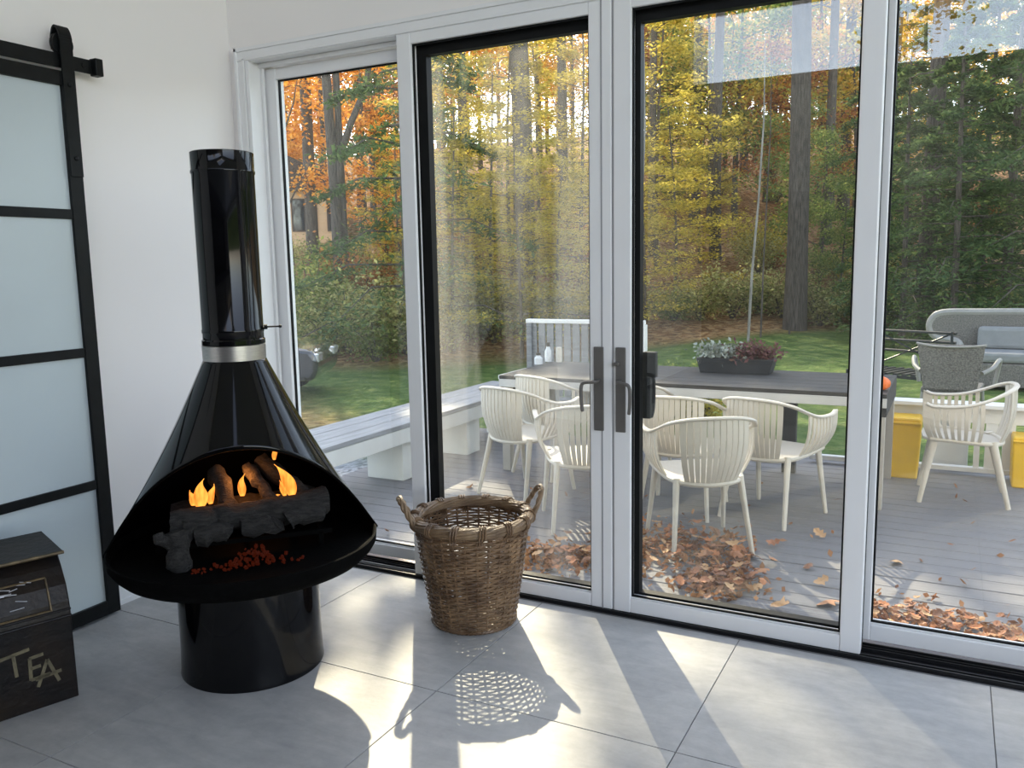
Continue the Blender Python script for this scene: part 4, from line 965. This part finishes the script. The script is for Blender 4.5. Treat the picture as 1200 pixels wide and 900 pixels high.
for px, d, s in ((385, 40, 1.2), (425, 30, .9), (470, 30, .85), (345, 47, 1.5), (400, 44, 1.5), (455, 26, .6), (365, 52, 1.6), (330, 50, 1.5)):
    plant('round', 'orange_maple', px, d, L_ORANGE if px != 470 else L_RUST, 'bushy orange maple behind the forked tree in the left pane', 'orange maples in the left pane', s)
for i in range(16):
    px = 740+i*21+q.uniform(-8, 8)
    plant('round', 'understory_tree', px, q.uniform(34, 46), [L_YELLOWGREEN, L_RUST, L_MIDGREEN, L_GOLD][i % 4], 'small leafy # tree on the slope, seen through the @', 'understory trees on the right slope', q.uniform(.8, 1.3))
for i in range(11):
    plant('tall', 'maple_tree', 488+i*21+q.uniform(-6, 6), q.uniform(62, 72), [L_GOLD, L_ORANGE, L_YELLOWGREEN][i % 3], '# tree on the far ridge, seen through the @', 'ridge trees', .92)
for i in range(9):
    plant('tall', 'maple_tree', 775+i*29+q.uniform(-6, 6), q.uniform(62, 74), [L_GOLD, L_YELLOWGREEN, L_MIDGREEN][i % 3], '# tree on the far ridge, seen through the @', 'ridge trees', 1.1)
# yellow-green beeches behind the sliding doors
for px, d, s in ((530, 19, .9), (575, 21, 1.0), (610, 18.5, .85), (655, 21, .9), (690, 19, .75), (755, 21, 1), (790, 24, 1), (545, 26, 1.1), (630, 28, 1.2), (720, 27, 1.1), (820, 30, 1.0), (470, 24, .7), (600, 24, 1.1), (680, 25, 1.2), (770, 27, 1.3), (505, 23, 1.1)):
    plant('beech', 'beech_tree', px, d, L_YELLOWGREEN, '# beech with layered leaf sprays, seen through the @', 'yellow-green beeches', s*(.74 if d < 23.5 else .8))
# dark hemlocks to the right
for px, d, s in ((478, 19, 1.0), (1060, 20, .75), (1120, 19, .85), (1180, 21, .95), (1235, 19, .9), (1090, 25, 1.0), (1150, 27, 1.1), (1290, 22, 1.0), (1040, 28, .9), (1210, 28, 1.2)):
    plant('hemlock', 'hemlock_tree', px, d, L_GREEN, 'dark green hemlock with drooping boughs behind the right pane' if px > 500 else 'dark green hemlock with boughs hanging at the top of the left pane', 'dark hemlocks at right' if px > 500 else None, s)
for px, d, s in ((960, 25, .5), (985, 23, .4), (930, 30, .6), (470, 40, .9), (440, 22, .0)):
    if s: plant('round', 'leafy_sapling', px, d, L_MIDGREEN, 'mid green leafy young tree on the slope', 'green young trees on the slope', s)
# shrubs along the lawn edge and up the slope
q = random.Random(33)
for i in range(16):
    px = 386+i*22+q.uniform(-8, 8); p = at(px, 18.2 if px < 480 else 18.6+(px-480)*.012)
    plant('shrub', 'undergrowth_shrub', px, p.length+q.uniform(-.3, 1.5), [L_SHRUB, L_SHRUB, L_MIDGREEN][i % 3], 'low # shrub at the lawn edge, seen through the @', 'shrubs along the lawn edge', q.uniform(.8, 1.15))
for i in range(14):
    plant('shrub', 'undergrowth_shrub', 760+i*33+q.uniform(-8, 8), q.uniform(22.6, 24), [L_SHRUB, L_MIDGREEN, L_SHRUB][i % 3], 'low # shrub at the lawn edge, seen through the @', 'shrubs along the lawn edge', q.uniform(.8, 1.2))
for i in range(44):
    px = q.uniform(325, 1230); d0 = 19.5 if px < 500 else 24
    plant('shrub', 'undergrowth_shrub', px, q.uniform(d0, d0+20), [L_SHRUB, L_RUST, L_MIDGREEN, L_YELLOWGREEN][i % 4], 'straggling # shrub up the slope, seen through the @', 'shrubs up the slope', q.uniform(.7, 1.4))
# trees behind the house, seen only as reflections in the glass
for x, y in ((-1.0, -17), (3.2, -15), (5.5, -19)):
    plant('tall', 'maple_tree', 0, 0, L_GOLD, 'gold maple standing behind the house, mirrored in the door glass', 'maples behind the house', .62, xy=(x, y))

# ---- house on the hill
HO = at(346, 36); hz_ = 2.1
hs = tag(empty('hillside_house', (HO.x-.4, HO.y-.4, hz_), math.radians(42)), 'tan house with dark windows among the trees at far left', 'house')
m_ = MB(); m_.box(-5, 2.6, 0, 6, -1, 2.6); m_.build('walls', M['house'], hs)
m_ = MB(); m_.extrude([(-5.4, 2.45), (3.1, 2.45), (3.1, 2.6), (-1.2, 4.6), (-5.4, 2.6)], lambda u, v, d: (u, d, v), -.45, 6.5); m_.build('roof', M['roof'], hs)
for x, z0, z1, wd in ((1.05, .9, 2.1, .9), (2.25, .9, 2.1, .5), (-1.5, .9, 2.1, .9)):
    f = MB(); f.box(x-wd/2, x+wd/2, -.05, .0, z0-.06, z0); f.box(x-wd/2, x+wd/2, -.05, 0, z1, z1+.06); f.box(x-wd/2-.06, x-wd/2, -.05, 0, z0-.06, z1+.06); f.box(x+wd/2, x+wd/2+.06, -.05, 0, z0-.06, z1+.06); f.box(x-.02, x+.02, -.04, 0, z0, z1)
    fo = f.build('window', M['roof'], hs); MB().box(x-wd/2, x+wd/2, -.02, 0.0, z0, z1).build('pane', M['carglass'], fo)

# ---- parked car, only its rear corner in view
CP = at(366, 13.6); cz = terrain(CP.x, CP.y)
cr = tag(empty('parked_car', (CP.x, CP.y, cz), math.radians(28)), 'dark parked car partly hidden by the left window frame', 'car')
prof = [(-4.1, .32), (-.10, .30), (0, .45), (.0, .66), (-.10, .80), (-.75, .90), (-1.35, 1.38), (-2.9, 1.42), (-3.7, .98), (-4.1, .90)]
b_ = MB(); b_.extrude(prof, lambda u, v, d: (u, d, v), 0, 1.7); b_.build('body', M['carbody'], cr, bevel=.07)
g_ = MB(); g_.extrude([(-.86, .93), (-1.36, 1.33), (-2.85, 1.36), (-3.5, .98)], lambda u, v, d: (u, d, v), -.008, .03); g_.build('side_window', M['carglass'], cr)
g_ = MB(); g_.beam((-.80, .2, .935), (-.80, 1.5, .935), .02, .02); g_.add([(-.76, .15, .915), (-.76, 1.55, .915), (-1.33, 1.45, 1.385), (-1.33, .25, 1.385)], [(0, 1, 2, 3)]); g_.build('windscreen', M['carglass'], cr)
MB().box(-.16, .015, .06, .40, .60, .74).build('headlamp', M['chrome'], cr, bevel=.02); MB().box(-.16, .015, 1.3, 1.64, .60, .74).build('headlamp', M['chrome'], cr, bevel=.02)
MB().box(-.95, -.80, -.16, -.02, .92, 1.04).build('mirror', M['chrome'], cr, bevel=.03)
for u in (-.75, -3.3):
    for yv in (.02, 1.5):
        wh = MB(); wh.lathe([(.0005, 0), (.20, 0), (.22, .01), (.31, .0), (.33, .03), (.33, .17), (.31, .2), (.0005, .2)], 24); o = wh.build('wheel', M['rubber'], cr, smooth=True); o.rotation_euler = (-PI/2, 0, 0); o.location = (u, yv-.01, .33)

# ---- wicker sofa, wicker chair and dark garden table beyond the deck
GZ = -.30
sp_ = at(1091, 13.0)
sf = tag(empty('wicker_sofa', (sp_.x, sp_.y, terrain(sp_.x, sp_.y)), math.radians(-3)), 'long grey wicker sofa with rolled rim and grey cushion on the lawn at right', 'sofa')
bk_ = MB(); ol = catmull([(.10, .62), (.0, .74), (.02, .88), (.16, .97), (.6, .985), (2.2, 1.0), (2.2, .40), (.36, .40), (.34, .56), (.22, .60)], 5)
pl_ = [(p.x, p.y) for p in [Vector((a[0], a[1], 0)) for a in [(v.x, v.y) for v in [Vector((p[0], p[1], 0)) for p in ol]]]] if False else None
c2 = catmull([(.10, .62, 0), (.0, .74, 0), (.02, .88, 0), (.16, .97, 0), (.6, .985, 0), (1.4, .995, 0), (2.2, 1.0, 0)], 6)
poly = [(p.x, p.y) for p in c2]+[(2.2, .25), (.40, .25), (.38, .55), (.3, .60)]
bk_.extrude(poly, lambda u, v, d: (u, d, v), .30, .36); bk_.build('woven_back', M['wickergrey'], sf)
rimp = catmull([(.42, .02, .18), (.41, .06, .45), (.37, .12, .575), (.24, .24, .605), (.10, .33, .62), (0, .34, .74), (.02, .34, .88), (.16, .34, .97), (.6, .34, .985), (1.4, .34, .995), (2.2, .34, 1.0)], 6)
MB().tube(rimp, .052, 8).build('rolled_rim', M['wickerlight'], sf, smooth=True)
MB().box(.42, 2.2, -.38, .30, .05, .36).build('woven_base', M['wickergrey'], sf, bevel=.02)
MB().box(.46, 2.2, -.38, .28, .365, .50).build('seat_cushion', M['cushion'], sf, bevel=.04)
for k, (a, b) in enumerate(((.60, 1.28), (1.30, 2.0))): 
    o = MB().box(a, b, .14, .29, .50, .80).build('back_cushion', M['cushion'], sf, bevel=.05)
wp = at(1124, 9.9)
wc = tag(empty('wicker_chair', (wp.x, wp.y, terrain(wp.x, wp.y)), math.radians(-6)), 'brown-grey woven garden chair seen from behind, in front of the wicker sofa', 'chair')
MB().extrude([(-.24, .36), (.24, .36), (.30, .86), (-.32, .87)], lambda u, v, d: (u, d, v), -.28, -.25).build('woven_back', M['wickergrey'], wc)
MB().tube(catmull([(-.33, -.265, .87), (-.15, -.29, .845), (.1, -.29, .845), (.31, -.265, .865)], 5), .013, 7).build('top_rim', M['wickerlight'], wc, smooth=True)
MB().box(-.27, .27, -.28, .27, .36, .42).build('seat', M['wickergrey'], wc, bevel=.015)
for s_ in (-1, 1):
    MB().tube(catmull([(s_*.28, -.25, .58), (s_*.36, -.1, .62), (s_*.40, .1, .68), (s_*.40, .24, .64), (s_*.36, .26, .40)], 5), .022, 7).build('arm', M['wickerlight'], wc, smooth=True)
    for yv in (-.25, .24): MB().tube([(s_*.25, yv, .40), (s_*.28, yv*1.1, 0)], .018, 7).build('leg', M['wickerlight'], wc)
dp = at(1056, 11.0)
dt = tag(empty('garden_table', (dp.x, dp.y, terrain(dp.x, dp.y)), math.radians(-24)), 'dark metal slatted garden seat and table frame on the lawn, left of the woven chair', 'garden seat')
for k in range(9): MB().box(-.42+k*.105, -.42+k*.105+.05, -.30, .30, .40, .42).build('seat_slat', M['darkmetal'], dt)
for yv in (-.30, .30): MB().box(-.46, .50, yv-.015, yv+.015, .365, .40).build('seat_rail', M['darkmetal'], dt)
for zq in (.62, .75, .86): MB().tube([(-.5, .34, zq), (.52, .34, zq)], .016, 6).build('back_rail', M['darkmetal'], dt)
for x in (-.46, .48):
    for yv in (-.30, .32): MB().tube([(x, yv, 0), (x, yv, .42 if yv < 0 else .88)], .016, 6).build('leg', M['darkmetal'], dt)
MB().tube([(-.46, .33, .42), (.48, .33, .86)], .01, 6).build('brace', M['darkmetal'], dt); MB().tube([(-.46, .33, .86), (.48, .33, .42)], .01, 6).build('brace', M['darkmetal'], dt)
# green plants between table and lawn
for px, d, s in ((750, 9.6, .42), (775, 9.3, .38), (800, 9.5, .4), (824, 9.3, .38)):
    plant('shrub', 'garden_plant', px, d, L_MIDGREEN if px != 824 else L_YELLOWGREEN, 'leafy garden plant in the border beyond the table, left of the planter', 'border plants beyond the table', s*1.5)
